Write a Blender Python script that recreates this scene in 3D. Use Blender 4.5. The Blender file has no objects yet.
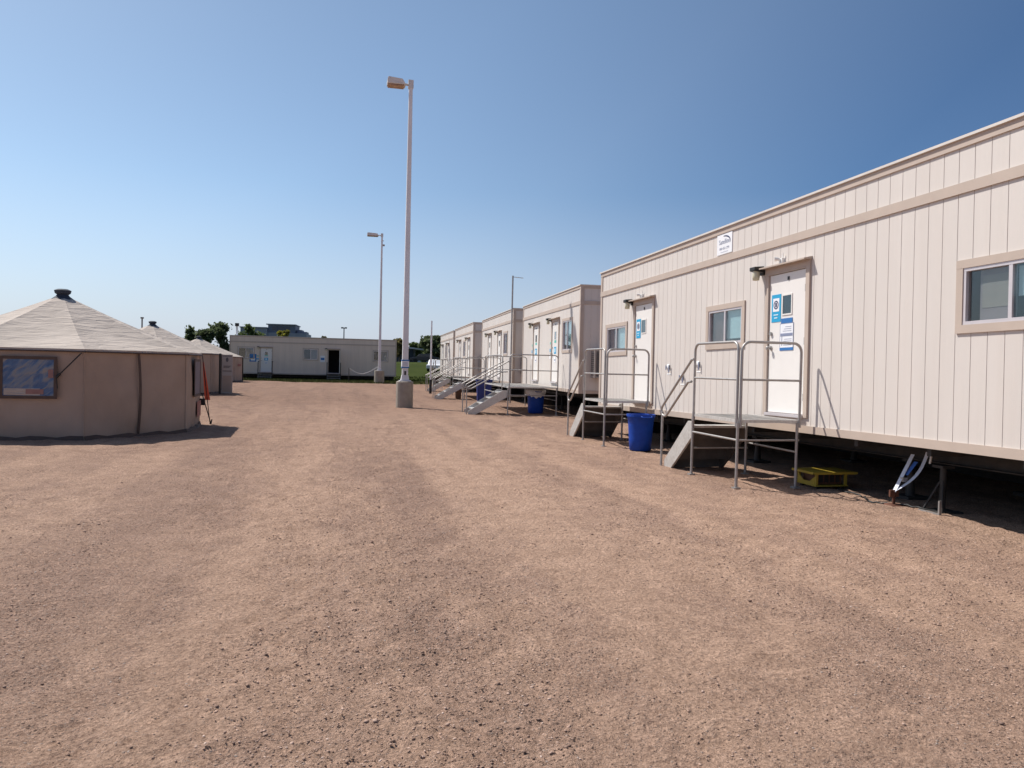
import bpy, bmesh, math, random
import numpy as np
from mathutils import Vector, Matrix

random.seed(7)
RNG = np.random.default_rng(11)
SC = bpy.context.scene
COL = SC.collection
R = math.radians
PI = math.pi

# ------------------------------------------------------------------ helpers
def tag(o, label=None, cat=None, group=None, kind=None):
    if label: o['label'] = label
    if cat: o['category'] = cat
    if group: o['group'] = group
    if kind: o['kind'] = kind
    return o

def empty(name, loc=(0, 0, 0), rz=0.0, rx=0.0):
    o = bpy.data.objects.new(name, None)
    COL.objects.link(o)
    o.location = loc
    o.rotation_euler = (rx, 0, rz)
    o.empty_display_size = 0.2
    return o

def copy_tree(o, parent=None):
    c = o.copy(); COL.objects.link(c)
    if parent is not None: c.parent = parent
    for ch in list(o.children): copy_tree(ch, c)
    return c

class MB:
    """collects faces; build() links them as ONE mesh object"""
    def __init__(s): s.v = []; s.f = []; s.m = []; s.sm = []
    def add(s, verts, faces, m=0, smooth=False):
        n = len(s.v); s.v += [tuple(p) for p in verts]
        for f in faces:
            s.f.append([n + i for i in f]); s.m.append(m); s.sm.append(smooth)
    def box(s, x0, y0, z0, x1, y1, z1, m=0, M=None):
        if x1 < x0: x0, x1 = x1, x0
        if y1 < y0: y0, y1 = y1, y0
        if z1 < z0: z0, z1 = z1, z0
        p = [(x0,y0,z0),(x1,y0,z0),(x1,y1,z0),(x0,y1,z0),(x0,y0,z1),(x1,y0,z1),(x1,y1,z1),(x0,y1,z1)]
        if M is not None: p = [M @ Vector(q) for q in p]
        s.add(p, [(0,3,2,1),(4,5,6,7),(0,1,5,4),(1,2,6,5),(2,3,7,6),(3,0,4,7)], m)
        return s
    def tube(s, pts, r, n=8, m=0, caps=True, smooth=True):
        pts = [Vector(p) for p in pts]
        rs = r if isinstance(r, (list, tuple)) else [r] * len(pts)
        t0 = (pts[1] - pts[0]).normalized()
        a = Vector((0, 0, 1)) if abs(t0.z) < .9 else Vector((1, 0, 0))
        u = (a - t0 * a.dot(t0)).normalized()
        V = []
        for i, p in enumerate(pts):
            if i == 0: t = pts[1] - pts[0]
            elif i == len(pts) - 1: t = pts[-1] - pts[-2]
            else: t = (pts[i+1] - p).normalized() + (p - pts[i-1]).normalized()
            t.normalize()
            u = u - t * u.dot(t)
            if u.length < 1e-6: u = t.orthogonal()
            u.normalize(); w = t.cross(u)
            for k in range(n):
                b = 2 * PI * k / n + PI / n
                V.append(p + (u * math.cos(b) + w * math.sin(b)) * rs[i])
        F = []
        for i in range(len(pts) - 1):
            for k in range(n):
                F.append((i*n+k, i*n+(k+1) % n, (i+1)*n+(k+1) % n, (i+1)*n+k))
        s.add(V, F, m, smooth)
        if caps:
            s.add([V[k] for k in range(n)], [tuple(range(n))[::-1]], m)
            s.add([V[(len(pts)-1)*n+k] for k in range(n)], [tuple(range(n))], m)
        return s
    def lathe(s, prof, n=24, c=(0, 0, 0), m=0, smooth=True, cap0=False, cap1=False):
        V = []; F = []
        for (r, z) in prof:
            for k in range(n):
                b = 2 * PI * k / n
                V.append((c[0] + r * math.cos(b), c[1] + r * math.sin(b), c[2] + z))
        for i in range(len(prof) - 1):
            for k in range(n):
                F.append((i*n+k, i*n+(k+1) % n, (i+1)*n+(k+1) % n, (i+1)*n+k))
        s.add(V, F, m, smooth)
        if cap0: s.add(V[:n], [tuple(range(n))[::-1]], m)
        if cap1: s.add(V[-n:], [tuple(range(n))], m)
        return s
    def prism(s, poly, d, m=0):
        """closed polygon (3D points, planar) extruded by the vector d"""
        n = len(poly); d = Vector(d)
        a = [Vector(p) for p in poly]; b = [p + d for p in a]
        F = [tuple(range(n))[::-1], tuple(range(n, 2*n))]
        for i in range(n): F.append((i, (i+1) % n, n + (i+1) % n, n + i))
        s.add(a + b, F, m); return s
    def quad(s, a, b, c, d, m=0): s.add([a, b, c, d], [(0, 1, 2, 3)], m); return s
    def text(s, body, size, origin, right, up, m=0, align='CENTER', sx=1.0):
        c = bpy.data.curves.new('t', 'FONT'); c.body = body; c.size = size
        c.align_x = align; c.align_y = 'CENTER'; c.resolution_u = 3
        o = bpy.data.objects.new('t', c)
        me = bpy.data.meshes.new_from_object(o)
        origin = Vector(origin); right = Vector(right); up = Vector(up)
        V = [origin + right * (p.co.x * sx) + up * p.co.y for p in me.vertices]
        s.add(V, [tuple(p.vertices) for p in me.polygons], m)
        bpy.data.objects.remove(o); bpy.data.curves.remove(c); bpy.data.meshes.remove(me)
        return s
    def build(s, name, mats, parent=None, bevel=0.0, loc=None, recalc=True):
        me = bpy.data.meshes.new(name)
        me.from_pydata(s.v, [], s.f)
        if not isinstance(mats, (list, tuple)): mats = [mats]
        for k in mats: me.materials.append(k)
        me.polygons.foreach_set('material_index', s.m)
        me.polygons.foreach_set('use_smooth', s.sm)
        if bevel or recalc:
            bm = bmesh.new(); bm.from_mesh(me)
            if recalc: bmesh.ops.recalc_face_normals(bm, faces=bm.faces)
            if bevel:
                ed = [e for e in bm.edges if len(e.link_faces) == 2 and e.calc_face_angle(0) > .6]
                bmesh.ops.bevel(bm, geom=ed, offset=bevel, segments=2, profile=.5, affect='EDGES', clamp_overlap=True)
            bm.to_mesh(me); bm.free()
        me.update()
        o = bpy.data.objects.new(name, me); COL.objects.link(o)
        if parent is not None: o.parent = parent
        if loc is not None: o.location = loc
        return o

# ------------------------------------------------------------------ materials
def new_mat(name):
    m = bpy.data.materials.new(name); m.use_nodes = True
    nt = m.node_tree; b = nt.nodes['Principled BSDF']
    return m, nt, b

def N(nt, typ, **kw):
    n = nt.nodes.new(typ)
    for k, v in kw.items():
        if k.startswith('i_'): n.inputs[k[2:].replace('_', ' ')].default_value = v
        else: setattr(n, k, v)
    return n

def ramp(nt, stops, interp='LINEAR'):
    n = nt.nodes.new('ShaderNodeValToRGB'); cr = n.color_ramp; cr.interpolation = interp
    while len(cr.elements) < len(stops): cr.elements.new(.5)
    for e, (p, c) in zip(cr.elements, stops):
        e.position = p; e.color = (c[0], c[1], c[2], 1) if len(c) == 3 else c
    return n

def mat(name, col, rough=.6, metal=0.0, var=.12, scale=6.0, bump=0.0, bscale=60.0, stretch=(1, 1, 1), spec=.5, dirt=None, dscale=2.0, damount=.5):
    m, nt, b = new_mat(name); L = nt.links.new
    tc = N(nt, 'ShaderNodeTexCoord'); mp = N(nt, 'ShaderNodeMapping'); mp.inputs['Scale'].default_value = stretch
    L(tc.outputs['Object'], mp.inputs['Vector'])
    no = N(nt, 'ShaderNodeTexNoise'); no.inputs['Scale'].default_value = scale; no.inputs['Detail'].default_value = 6
    L(mp.outputs[0], no.inputs['Vector'])
    lo = tuple(max(0, c * (1 - var)) for c in col); hi = tuple(min(1, c * (1 + var)) for c in col)
    rp = ramp(nt, [(.3, lo), (.7, hi)]); L(no.outputs['Fac'], rp.inputs[0])
    out = rp.outputs[0]
    if dirt:
        n2 = N(nt, 'ShaderNodeTexNoise'); n2.inputs['Scale'].default_value = dscale; n2.inputs['Detail'].default_value = 8
        n2.inputs['Roughness'].default_value = .65
        L(mp.outputs[0], n2.inputs['Vector'])
        r2 = ramp(nt, [(.48, (0, 0, 0)), (.75, (damount,) * 3)]); L(n2.outputs['Fac'], r2.inputs[0])
        mx = N(nt, 'ShaderNodeMix', data_type='RGBA'); L(r2.outputs[0], mx.inputs['Factor'])
        L(out, mx.inputs['A']); mx.inputs['B'].default_value = (*dirt, 1); out = mx.outputs['Result']
    L(out, b.inputs['Base Color'])
    b.inputs['Roughness'].default_value = rough; b.inputs['Metallic'].default_value = metal
    b.inputs['Specular IOR Level'].default_value = spec
    if bump:
        n3 = N(nt, 'ShaderNodeTexNoise'); n3.inputs['Scale'].default_value = bscale; n3.inputs['Detail'].default_value = 4
        L(mp.outputs[0], n3.inputs['Vector'])
        bp = N(nt, 'ShaderNodeBump'); bp.inputs['Strength'].default_value = bump; bp.inputs['Distance'].default_value = .01
        L(n3.outputs['Fac'], bp.inputs['Height']); L(bp.outputs[0], b.inputs['Normal'])
    return m

def glass_mat(name, tint, refl=1.0):
    m = bpy.data.materials.new(name); m.use_nodes = True; nt = m.node_tree; L = nt.links.new
    nt.nodes.remove(nt.nodes['Principled BSDF'])
    out = nt.nodes['Material Output']
    tr = N(nt, 'ShaderNodeBsdfTransparent'); tr.inputs[0].default_value = (*tint, 1)
    gl = N(nt, 'ShaderNodeBsdfGlossy'); gl.inputs['Roughness'].default_value = .02; gl.inputs[0].default_value = (.9, .97, 1, 1)
    lw_ = N(nt, 'ShaderNodeLayerWeight'); lw_.inputs['Blend'].default_value = .5
    pw = N(nt, 'ShaderNodeMath', operation='POWER'); pw.inputs[1].default_value = 4.0; L(lw_.outputs['Facing'], pw.inputs[0])
    fr = N(nt, 'ShaderNodeMath', operation='MULTIPLY_ADD'); fr.inputs[1].default_value = .95; fr.inputs[2].default_value = .05; L(pw.outputs[0], fr.inputs[0])
    mu = N(nt, 'ShaderNodeMath', operation='MULTIPLY', use_clamp=True); mu.inputs[1].default_value = refl
    L(fr.outputs[0], mu.inputs[0])
    mx = N(nt, 'ShaderNodeMixShader'); L(mu.outputs[0], mx.inputs[0]); L(tr.outputs[0], mx.inputs[1]); L(gl.outputs[0], mx.inputs[2])
    L(mx.outputs[0], out.inputs['Surface'])
    return m

M = {}
M['siding'] = mat('siding_paint', (.64, .585, .54), .55, var=.035, scale=2.5, bump=.12, bscale=45, stretch=(1, 1, .06), dirt=(.55, .47, .41), dscale=3, damount=.28)
M['tansiding'] = mat('tan_siding_paint', (.70, .58, .49), .6, var=.04, scale=2.5, stretch=(1, 1, .06), dirt=(.42, .35, .30), dscale=3, damount=.3)
M['groove'] = mat('groove_shade_paint', (.60, .548, .507), .8, var=.1)  # a little darker than the siding: groove shade put into the paint
M['trim'] = mat('tan_trim', (.49, .40, .335), .6, var=.06, scale=4, bump=.06, dirt=(.38, .30, .25), damount=.35)
M['cap'] = mat('roof_edge_metal', (.66, .61, .56), .45, var=.05)
M['roof'] = mat('roof_membrane', (.62, .61, .6), .7, var=.08)
M['door'] = mat('door_paint', (.77, .735, .70), .45, var=.02, dirt=(.6, .54, .48), dscale=1.5, damount=.25)
M['frame'] = mat('aluminium_sash', (.62, .57, .58), .4, metal=.3, var=.04)
M['steel'] = mat('galvanised_tube', (.39, .37, .355), .48, metal=.55, var=.15, scale=12, dirt=(.28, .24, .21), dscale=6, damount=.5)
M['alu'] = mat('aluminium_tread', (.58, .56, .53), .5, metal=.35, var=.12, scale=25, bump=.2, bscale=160, dirt=(.35, .29, .24), dscale=5, damount=.5)
M['riser'] = mat('shade_dark_riser', (.12, .10, .085), .8, var=.2, dirt=(.1, .08, .06))  # dark tone: the shade behind the stairs put into the colour
M['iron'] = mat('black_chassis', (.03, .029, .028), .7, var=.3, dirt=(.09, .06, .045), dscale=4)
M['block'] = mat('concrete_block', (.26, .25, .24), .9, var=.15, bump=.4, bscale=90)
M['concrete'] = mat('cast_concrete', (.33, .285, .235), .9, var=.12, scale=5, bump=.35, bscale=60, dirt=(.24, .2, .16), dscale=3)
M['polepaint'] = mat('pale_pole_paint', (.72, .70, .71), .5, var=.06, stretch=(1, 1, .2), dirt=(.42, .38, .36), damount=.4)
M['lamphead'] = mat('lamp_housing', (.58, .56, .55), .5, var=.06)
M['lens'] = mat('amber_lens', (.34, .2, .12), .25, var=.2)
M['dark'] = mat('black_plastic', (.02, .018, .017), .5, var=.2)
M['jar'] = mat('cream_glass_jar', (.62, .58, .42), .2, var=.05)
M['white'] = mat('white_plastic', (.8, .8, .79), .4, var=.03)
M['paper'] = mat('white_paper', (.78, .79, .82), .8, var=.02)
M['ink'] = mat('dark_ink', (.06, .07, .14), .8, var=.1)
M['inkgrey'] = mat('blue_grey_ink', (.22, .25, .36), .8, var=.1)
M['signblue'] = mat('sign_blue', (.015, .34, .60), .5, var=.04)
M['deepblue'] = mat('paper_blue', (.03, .16, .42), .5, var=.04)
M['pale'] = mat('pale_blue', (.55, .75, .85), .6, var=.03)
M['green'] = mat('paper_green', (.12, .5, .42), .6, var=.04)
M['bin'] = mat('blue_bin_plastic', (.008, .055, .34), .5, var=.1, scale=10, spec=.25)
M['navybin'] = mat('dark_blue_bin_plastic', (.012, .03, .18), .45, var=.1, scale=10)
M['liner'] = mat('white_bag', (.7, .7, .72), .35, var=.05, bump=.5, bscale=20)
M['brownbin'] = mat('brown_bin_plastic', (.16, .075, .035), .5, var=.1)
M['yellow'] = mat('yellow_powdercoat', (.46, .32, .035), .5, var=.1, dirt=(.3, .2, .06), dscale=6)
M['outlet'] = mat('brown_outlet_plate', (.12, .05, .025), .5, var=.15)
M['cable'] = mat('black_cable', (.015, .014, .014), .6, var=.1)
M['strapwhite'] = mat('white_strap', (.72, .76, .85), .7, var=.06)
M['strapblue'] = mat('blue_strap', (.06, .16, .5), .7, var=.06)
M['rust'] = mat('rusty_iron', (.12, .045, .025), .85, var=.35, scale=30)
M['orange'] = mat('orange_vinyl', (.80, .13, .06), .55, var=.08)
M['red'] = mat('red_tape', (.30, .10, .085), .6, var=.1)
M['pink'] = mat('faded_pink', (.30, .15, .13), .6, var=.15)
M['ac'] = mat('grey_ac_metal', (.33, .29, .265), .5, var=.06)
M['acdark'] = mat('ac_louvre', (.12, .105, .1), .6, var=.1)
M['greyblind'] = mat('grey_blind', (.26, .27, .30), .8, var=.06)
M['board'] = mat('grey_green_board', (.30, .33, .315), .8, var=.05)
M['interior'] = mat('dim_room', (.045, .042, .045), .9, var=.2)
M['blind'] = mat('window_blind', (.72, .75, .75), .8, var=.05)
M['curtain'] = mat('dark_curtain', (.20, .165, .18), .9, var=.1)
M['brownseam'] = mat('brown_webbing', (.10, .065, .05), .8, var=.15)
M['ventcap'] = mat('navy_vent_fabric', (.035, .045, .065), .8, var=.2)
M['glass'] = glass_mat('window_glass', (.88, .87, .86), 1.1)
M['tealglass'] = glass_mat('teal_window_glass', (.80, .88, .89), 1.2)
M['doorglass'] = glass_mat('wired_glass', (.5, .58, .62), 1.4)
M['rubber'] = mat('tyre_rubber', (.02, .02, .02), .85, var=.2)
M['rope'] = mat('white_rope', (.75, .74, .72), .9, var=.05)

# tent canvas: fine weave with soft creases
def canvas(name, col, bump, horiz):
    m, nt, b = new_mat(name); L = nt.links.new
    tc = N(nt, 'ShaderNodeTexCoord')
    mp = N(nt, 'ShaderNodeMapping'); mp.inputs['Scale'].default_value = horiz
    L(tc.outputs['Object'], mp.inputs[0])
    n1 = N(nt, 'ShaderNodeTexNoise'); n1.inputs['Scale'].default_value = 1.6; n1.inputs['Detail'].default_value = 5; n1.inputs['Distortion'].default_value = .6
    L(mp.outputs[0], n1.inputs[0])
    n2 = N(nt, 'ShaderNodeTexNoise'); n2.inputs['Scale'].default_value = 1.1; n2.inputs['Detail'].default_value = 6
    L(tc.outputs['Object'], n2.inputs[0])
    rp = ramp(nt, [(.35, tuple(c * .88 for c in col)), (.65, tuple(c * 1.07 for c in col))]); L(n2.outputs['Fac'], rp.inputs[0])
    L(rp.outputs[0], b.inputs['Base Color']); b.inputs['Roughness'].default_value = .85; b.inputs['Specular IOR Level'].default_value = .25
    bp = N(nt, 'ShaderNodeBump'); bp.inputs['Strength'].default_value = bump; bp.inputs['Distance'].default_value = .06
    L(n1.outputs['Fac'], bp.inputs['Height']); L(bp.outputs[0], b.inputs['Normal'])
    return m
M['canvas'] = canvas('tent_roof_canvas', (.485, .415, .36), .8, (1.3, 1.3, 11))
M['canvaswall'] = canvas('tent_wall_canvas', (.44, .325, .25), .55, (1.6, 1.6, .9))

# clear vinyl tent window, streaked blue and grey
def vinyl():
    m, nt, b = new_mat('vinyl_window'); L = nt.links.new
    tc = N(nt, 'ShaderNodeTexCoord')
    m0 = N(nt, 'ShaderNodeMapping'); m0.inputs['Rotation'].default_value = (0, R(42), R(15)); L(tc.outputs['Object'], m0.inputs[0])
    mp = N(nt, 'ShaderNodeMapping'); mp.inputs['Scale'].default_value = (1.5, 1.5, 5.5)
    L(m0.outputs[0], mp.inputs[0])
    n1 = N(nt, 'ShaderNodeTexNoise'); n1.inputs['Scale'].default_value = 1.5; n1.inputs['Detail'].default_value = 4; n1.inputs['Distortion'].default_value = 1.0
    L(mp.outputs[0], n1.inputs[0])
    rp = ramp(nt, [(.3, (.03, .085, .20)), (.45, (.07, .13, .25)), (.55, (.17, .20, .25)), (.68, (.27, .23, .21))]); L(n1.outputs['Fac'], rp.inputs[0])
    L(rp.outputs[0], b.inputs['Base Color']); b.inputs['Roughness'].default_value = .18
    bp = N(nt, 'ShaderNodeBump'); bp.inputs['Strength'].default_value = .4; bp.inputs['Distance'].default_value = .05
    L(n1.outputs['Fac'], bp.inputs['Height']); L(bp.outputs[0], b.inputs['Normal'])
    return m
M['vinyl'] = vinyl()

# ------------------------------------------------------------------ numpy value noise
def _hash(ix, iy, seed):
    h = (ix.astype(np.int64) * 374761393 + iy.astype(np.int64) * 668265263 + seed * 1442695041) & 0x7fffffff
    h = (h ^ (h >> 13)) * 1274126177 & 0x7fffffff
    return ((h ^ (h >> 16)) & 0xffff) / 65535.0
def vnoise(x, y, seed=0):
    ix = np.floor(x); iy = np.floor(y); fx = x - ix; fy = y - iy
    fx = fx * fx * (3 - 2 * fx); fy = fy * fy * (3 - 2 * fy)
    a = _hash(ix, iy, seed); b = _hash(ix + 1, iy, seed); c = _hash(ix, iy + 1, seed); d = _hash(ix + 1, iy + 1, seed)
    return (a * (1 - fx) + b * fx) * (1 - fy) + (c * (1 - fx) + d * fx) * fy - .5
def sstep(a, b, x):
    t = np.clip((x - a) / (b - a), 0, 1); return t * t * (3 - 2 * t)
def ground_z(x, y):
    x = np.asarray(x, float); y = np.asarray(y, float)
    near = 1 - sstep(18, 45, np.hypot(x, y))
    z = .02 * vnoise(x * .5, y * .3, 1) + .016 * vnoise(x * 1.6, y * 1.1, 2)
    z = z + near * ((.7 + .9 * np.clip(vnoise(x * .9, y * .35, 8) * 2.2 + .35, 0, 1)) * (.018 * vnoise(x * 5, y * 4, 3) + .017 * vnoise(x * 13, y * 12, 4) + .013 * vnoise(x * 31, y * 30, 5)))
    # shallow wheel ruts running down the lane between tents and trailers
    for cx, k in ((-.9, .006), (.75, .007), (2.9, .006), (4.3, .005)):
        xx = x - cx - .35 * np.sin(y * .11 + cx) - .02 * y * (cx < 2)
        z = z - k * np.exp(-(xx / .16) ** 2) + .7 * k * np.exp(-((np.abs(xx) - .3) / .1) ** 2)
    far = 1 - sstep(120, 300, np.hypot(x, y))
    z = z * far
    z = z + .10 * (1 - sstep(-4.5, -2.5, x)) * sstep(22, 30, y) * (1 - sstep(58, 62, y))
    return z

# ------------------------------------------------------------------ ground
def ground_material():
    m, nt, b = new_mat('dirt_and_gravel'); L = nt.links.new
    ge = N(nt, 'ShaderNodeNewGeometry')
    P = ge.outputs['Position']
    def noise(scale, detail=6, rough=.6, sc=(1, 1, 1), rot=0, dist=0.0):
        mp = N(nt, 'ShaderNodeMapping'); mp.inputs['Scale'].default_value = sc; mp.inputs['Rotation'].default_value = (0, 0, rot)
        L(P, mp.inputs[0])
        n = N(nt, 'ShaderNodeTexNoise'); n.inputs['Scale'].default_value = scale; n.inputs['Detail'].default_value = detail
        n.inputs['Roughness'].default_value = rough; n.inputs['Distortion'].default_value = dist
        L(mp.outputs[0], n.inputs[0]); return n.outputs['Fac']
    def voro(scale, feature='F1'):
        n = N(nt, 'ShaderNodeTexVoronoi', feature=feature); n.inputs['Scale'].default_value = scale; L(P, n.inputs['Vector']); return n
    def math_(op, a, bb=None, clamp=False):
        n = N(nt, 'ShaderNodeMath', operation=op, use_clamp=clamp)
        for i, q in enumerate((a, bb)):
            if q is None: continue
            if isinstance(q, (int, float)): n.inputs[i].default_value = q
            else: L(q, n.inputs[i])
        return n.outputs[0]
    def mix(f, a, bb, typ='MIX'):
        n = N(nt, 'ShaderNodeMix', data_type='RGBA', blend_type=typ)
        for k, q in (('Factor', f), ('A', a), ('B', bb)):
            if isinstance(q, (int, float)): n.inputs[k].default_value = q
            elif isinstance(q, tuple): n.inputs[k].default_value = (*q, 1)
            else: L(q, n.inputs[k])
        return n.outputs['Result']
    # lanes: coarse gravel against packed fines, drawn out along the lane
    lane = noise(1.0, 6, .65, (1.0, .085, 1), R(-3), .35)
    patch = noise(.9, 7, .65, (1, .7, 1), 0, .4)
    g = math_('ADD', math_('MULTIPLY', lane, .42), math_('ADD', math_('MULTIPLY', patch, .33), math_('MULTIPLY', noise(2.6, 7, .7, (1, .8, 1), 0, .6), .25)))
    sp_ = N(nt, 'ShaderNodeSeparateXYZ'); L(P, sp_.inputs[0])
    wob = math_('MULTIPLY', math_('SUBTRACT', noise(.5, 3, .5), .5), 1.6)
    for (c0, c1, wd, am, y0, y1) in ((.62, .020, .40, .09, 3.0, 12.0), (-1.9, .02, .6, .05, 3.0, 13.0), (3.1, .06, .5, .04, 4.0, 14.0), (1.75, .02, .20, -.16, 12., 24.), (3.55, .02, .22, -.15, 12., 24.), (-.75, .03, .20, -.16, 12., 24.)):
        xx = math_('SUBTRACT', math_('SUBTRACT', sp_.outputs[0], math_('ADD', math_('MULTIPLY', sp_.outputs[1], c1), c0)), wob)
        bnd = math_('POWER', 2.718, math_('MULTIPLY', math_('MULTIPLY', xx, xx), -1 / wd ** 2))
        fy = N(nt, 'ShaderNodeMapRange', clamp=True); fy.inputs[1].default_value = y0 + 9; fy.inputs[2].default_value = y1 + 9; fy.inputs[3].default_value = am; fy.inputs[4].default_value = 0; L(sp_.outputs[1], fy.inputs[0])
        g = math_('ADD', g, math_('MULTIPLY', bnd, fy.outputs[0]))
    gm = ramp(nt, [(.46, (0, 0, 0)), (.60, (1, 1, 1))]); L(g, gm.inputs[0]); gravel = gm.outputs[0]
    big = noise(.12, 4, .5, (1, .6, 1))
    fines = ramp(nt, [(.3, (.525, .350, .257)), (.7, (.60, .410, .305))]); L(big, fines.inputs[0])
    coarse = ramp(nt, [(.3, (.40, .260, .196)), (.7, (.49, .325, .246))]); L(patch, coarse.inputs[0])
    base = mix(gravel, fines.outputs[0], coarse.outputs[0])
    mott = noise(3.2, 8, .7)
    mr = ramp(nt, [(.3, (.80, .78, .76)), (.7, (1.14, 1.14, 1.14))]); L(mott, mr.inputs[0])
    base = mix(1.0, base, mr.outputs[0], 'MULTIPLY')
    fine = noise(42, 6, .75)
    fr = ramp(nt, [(.32, (.50, .47, .45)), (.66, (1.33, 1.33, 1.33))]); L(fine, fr.inputs[0])
    base = mix(.9, base, fr.outputs[0], 'MULTIPLY')
    gr2 = noise(120, 4, .8)
    gr = ramp(nt, [(.36, (.66, .63, .61)), (.5, (1, 1, 1)), (.66, (1.18, 1.18, 1.18))]); L(gr2, gr.inputs[0])
    base = mix(.85, base, gr.outputs[0], 'MULTIPLY')
    # pebbles in two sizes, each with its own tone
    v1 = voro(62); v2 = voro(125)
    sep1 = N(nt, 'ShaderNodeSeparateColor'); L(v1.outputs['Color'], sep1.inputs[0])
    sep2 = N(nt, 'ShaderNodeSeparateColor'); L(v2.outputs['Color'], sep2.inputs[0])
    tone1 = ramp(nt, [(0, (.08, .052, .042)), (.3, (.19, .125, .093)), (.7, (.34, .235, .18)), (.92, (.44, .33, .27)), (1, (.54, .45, .40))]); L(sep1.outputs[0], tone1.inputs[0])
    tone2 = ramp(nt, [(0, (.13, .08, .06)), (.5, (.30, .20, .15)), (1, (.5, .40, .34))]); L(sep2.outputs[0], tone2.inputs[0])
    m1 = math_('MULTIPLY', math_('LESS_THAN', v1.outputs['Distance'], .42), math_('GREATER_THAN', sep1.outputs[1], math_('SUBTRACT', .93, math_('MULTIPLY', gravel, .42))))
    m2 = math_('MULTIPLY', math_('LESS_THAN', v2.outputs['Distance'], .45), math_('GREATER_THAN', sep2.outputs[1], math_('SUBTRACT', .88, math_('MULTIPLY', gravel, .5))))
    base = mix(math_('MULTIPLY', m2, .75), base, tone2.outputs[0])
    base = mix(math_('MULTIPLY', m1, .85), base, tone1.outputs[0])
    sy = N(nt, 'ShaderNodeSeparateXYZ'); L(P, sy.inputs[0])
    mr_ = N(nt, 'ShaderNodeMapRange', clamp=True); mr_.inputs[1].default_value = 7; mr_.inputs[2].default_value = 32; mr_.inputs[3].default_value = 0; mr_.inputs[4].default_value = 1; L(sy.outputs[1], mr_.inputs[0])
    base = mix(mr_.outputs[0], base, mix(1.0, base, (.60, .57, .56), 'MULTIPLY'))  # colour darkened with distance, standing in for shadows among far grains
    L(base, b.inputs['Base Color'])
    b.inputs['Roughness'].default_value = .95; b.inputs['Specular IOR Level'].default_value = .15
    h = math_('ADD', math_('MULTIPLY', m1, math_('SUBTRACT', .45, v1.outputs['Distance'])), math_('MULTIPLY', math_('MULTIPLY', m2, math_('SUBTRACT', .47, v2.outputs['Distance'])), .5))
    h = math_('ADD', h, math_('MULTIPLY', fine, .9))
    h = math_('ADD', h, math_('MULTIPLY', noise(11, 7, .7), 1.9))
    bp = N(nt, 'ShaderNodeBump'); bp.inputs['Strength'].default_value = 1.0; bp.inputs['Distance'].default_value = .03
    L(h, bp.inputs['Height']); L(bp.outputs[0], b.inputs['Normal'])
    return m
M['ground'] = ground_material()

def grid_object(name, xs, ys, zf, material):
    X, Y = np.meshgrid(xs, ys); Z = zf(X, Y)
    nx, ny = len(xs), len(ys)
    co = np.stack([X, Y, Z], -1).reshape(-1, 3)
    i = (np.arange(ny - 1)[:, None] * nx + np.arange(nx - 1)[None, :]).reshape(-1)
    q = np.stack([i, i + 1, i + nx + 1, i + nx], -1)
    me = bpy.data.meshes.new(name)
    me.vertices.add(len(co)); me.vertices.foreach_set('co', co.ravel())
    me.loops.add(q.size); me.loops.foreach_set('vertex_index', q.ravel().astype(np.int32))
    me.polygons.add(len(q)); me.polygons.foreach_set('loop_start', np.arange(0, q.size, 4, dtype=np.int32))
    me.polygons.foreach_set('use_smooth', np.ones(len(q), bool))
    me.materials.append(material); me.update(calc_edges=True)
    o = bpy.data.objects.new(name, me); COL.objects.link(o)
    return o

def spaced(lo, hi, s0, grow, smax):
    out = [0.0]; s = s0
    while out[-1] < hi: out.append(out[-1] + s); s = min(s * grow, smax)
    neg = [0.0]; s = s0
    while neg[-1] > lo: neg.append(neg[-1] - s); s = min(s * grow, smax)
    return np.array(neg[:0:-1] + out)
gx = spaced(-4000, 4000, .03, 1.011, 400)
ys = [1.6]; s = .025
while ys[-1] < 5000: ys.append(ys[-1] + s); s = min(s * 1.010, 400)
yb = [1.6]; s = .1
while yb[-1] > -4000: yb.append(yb[-1] - s); s = min(s * 1.15, 800)
gy = np.array(yb[:0:-1] + ys)
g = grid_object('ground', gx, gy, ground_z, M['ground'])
tag(g, 'tan dirt and gravel lot with faint wheel tracks', 'ground', kind='structure')

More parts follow.
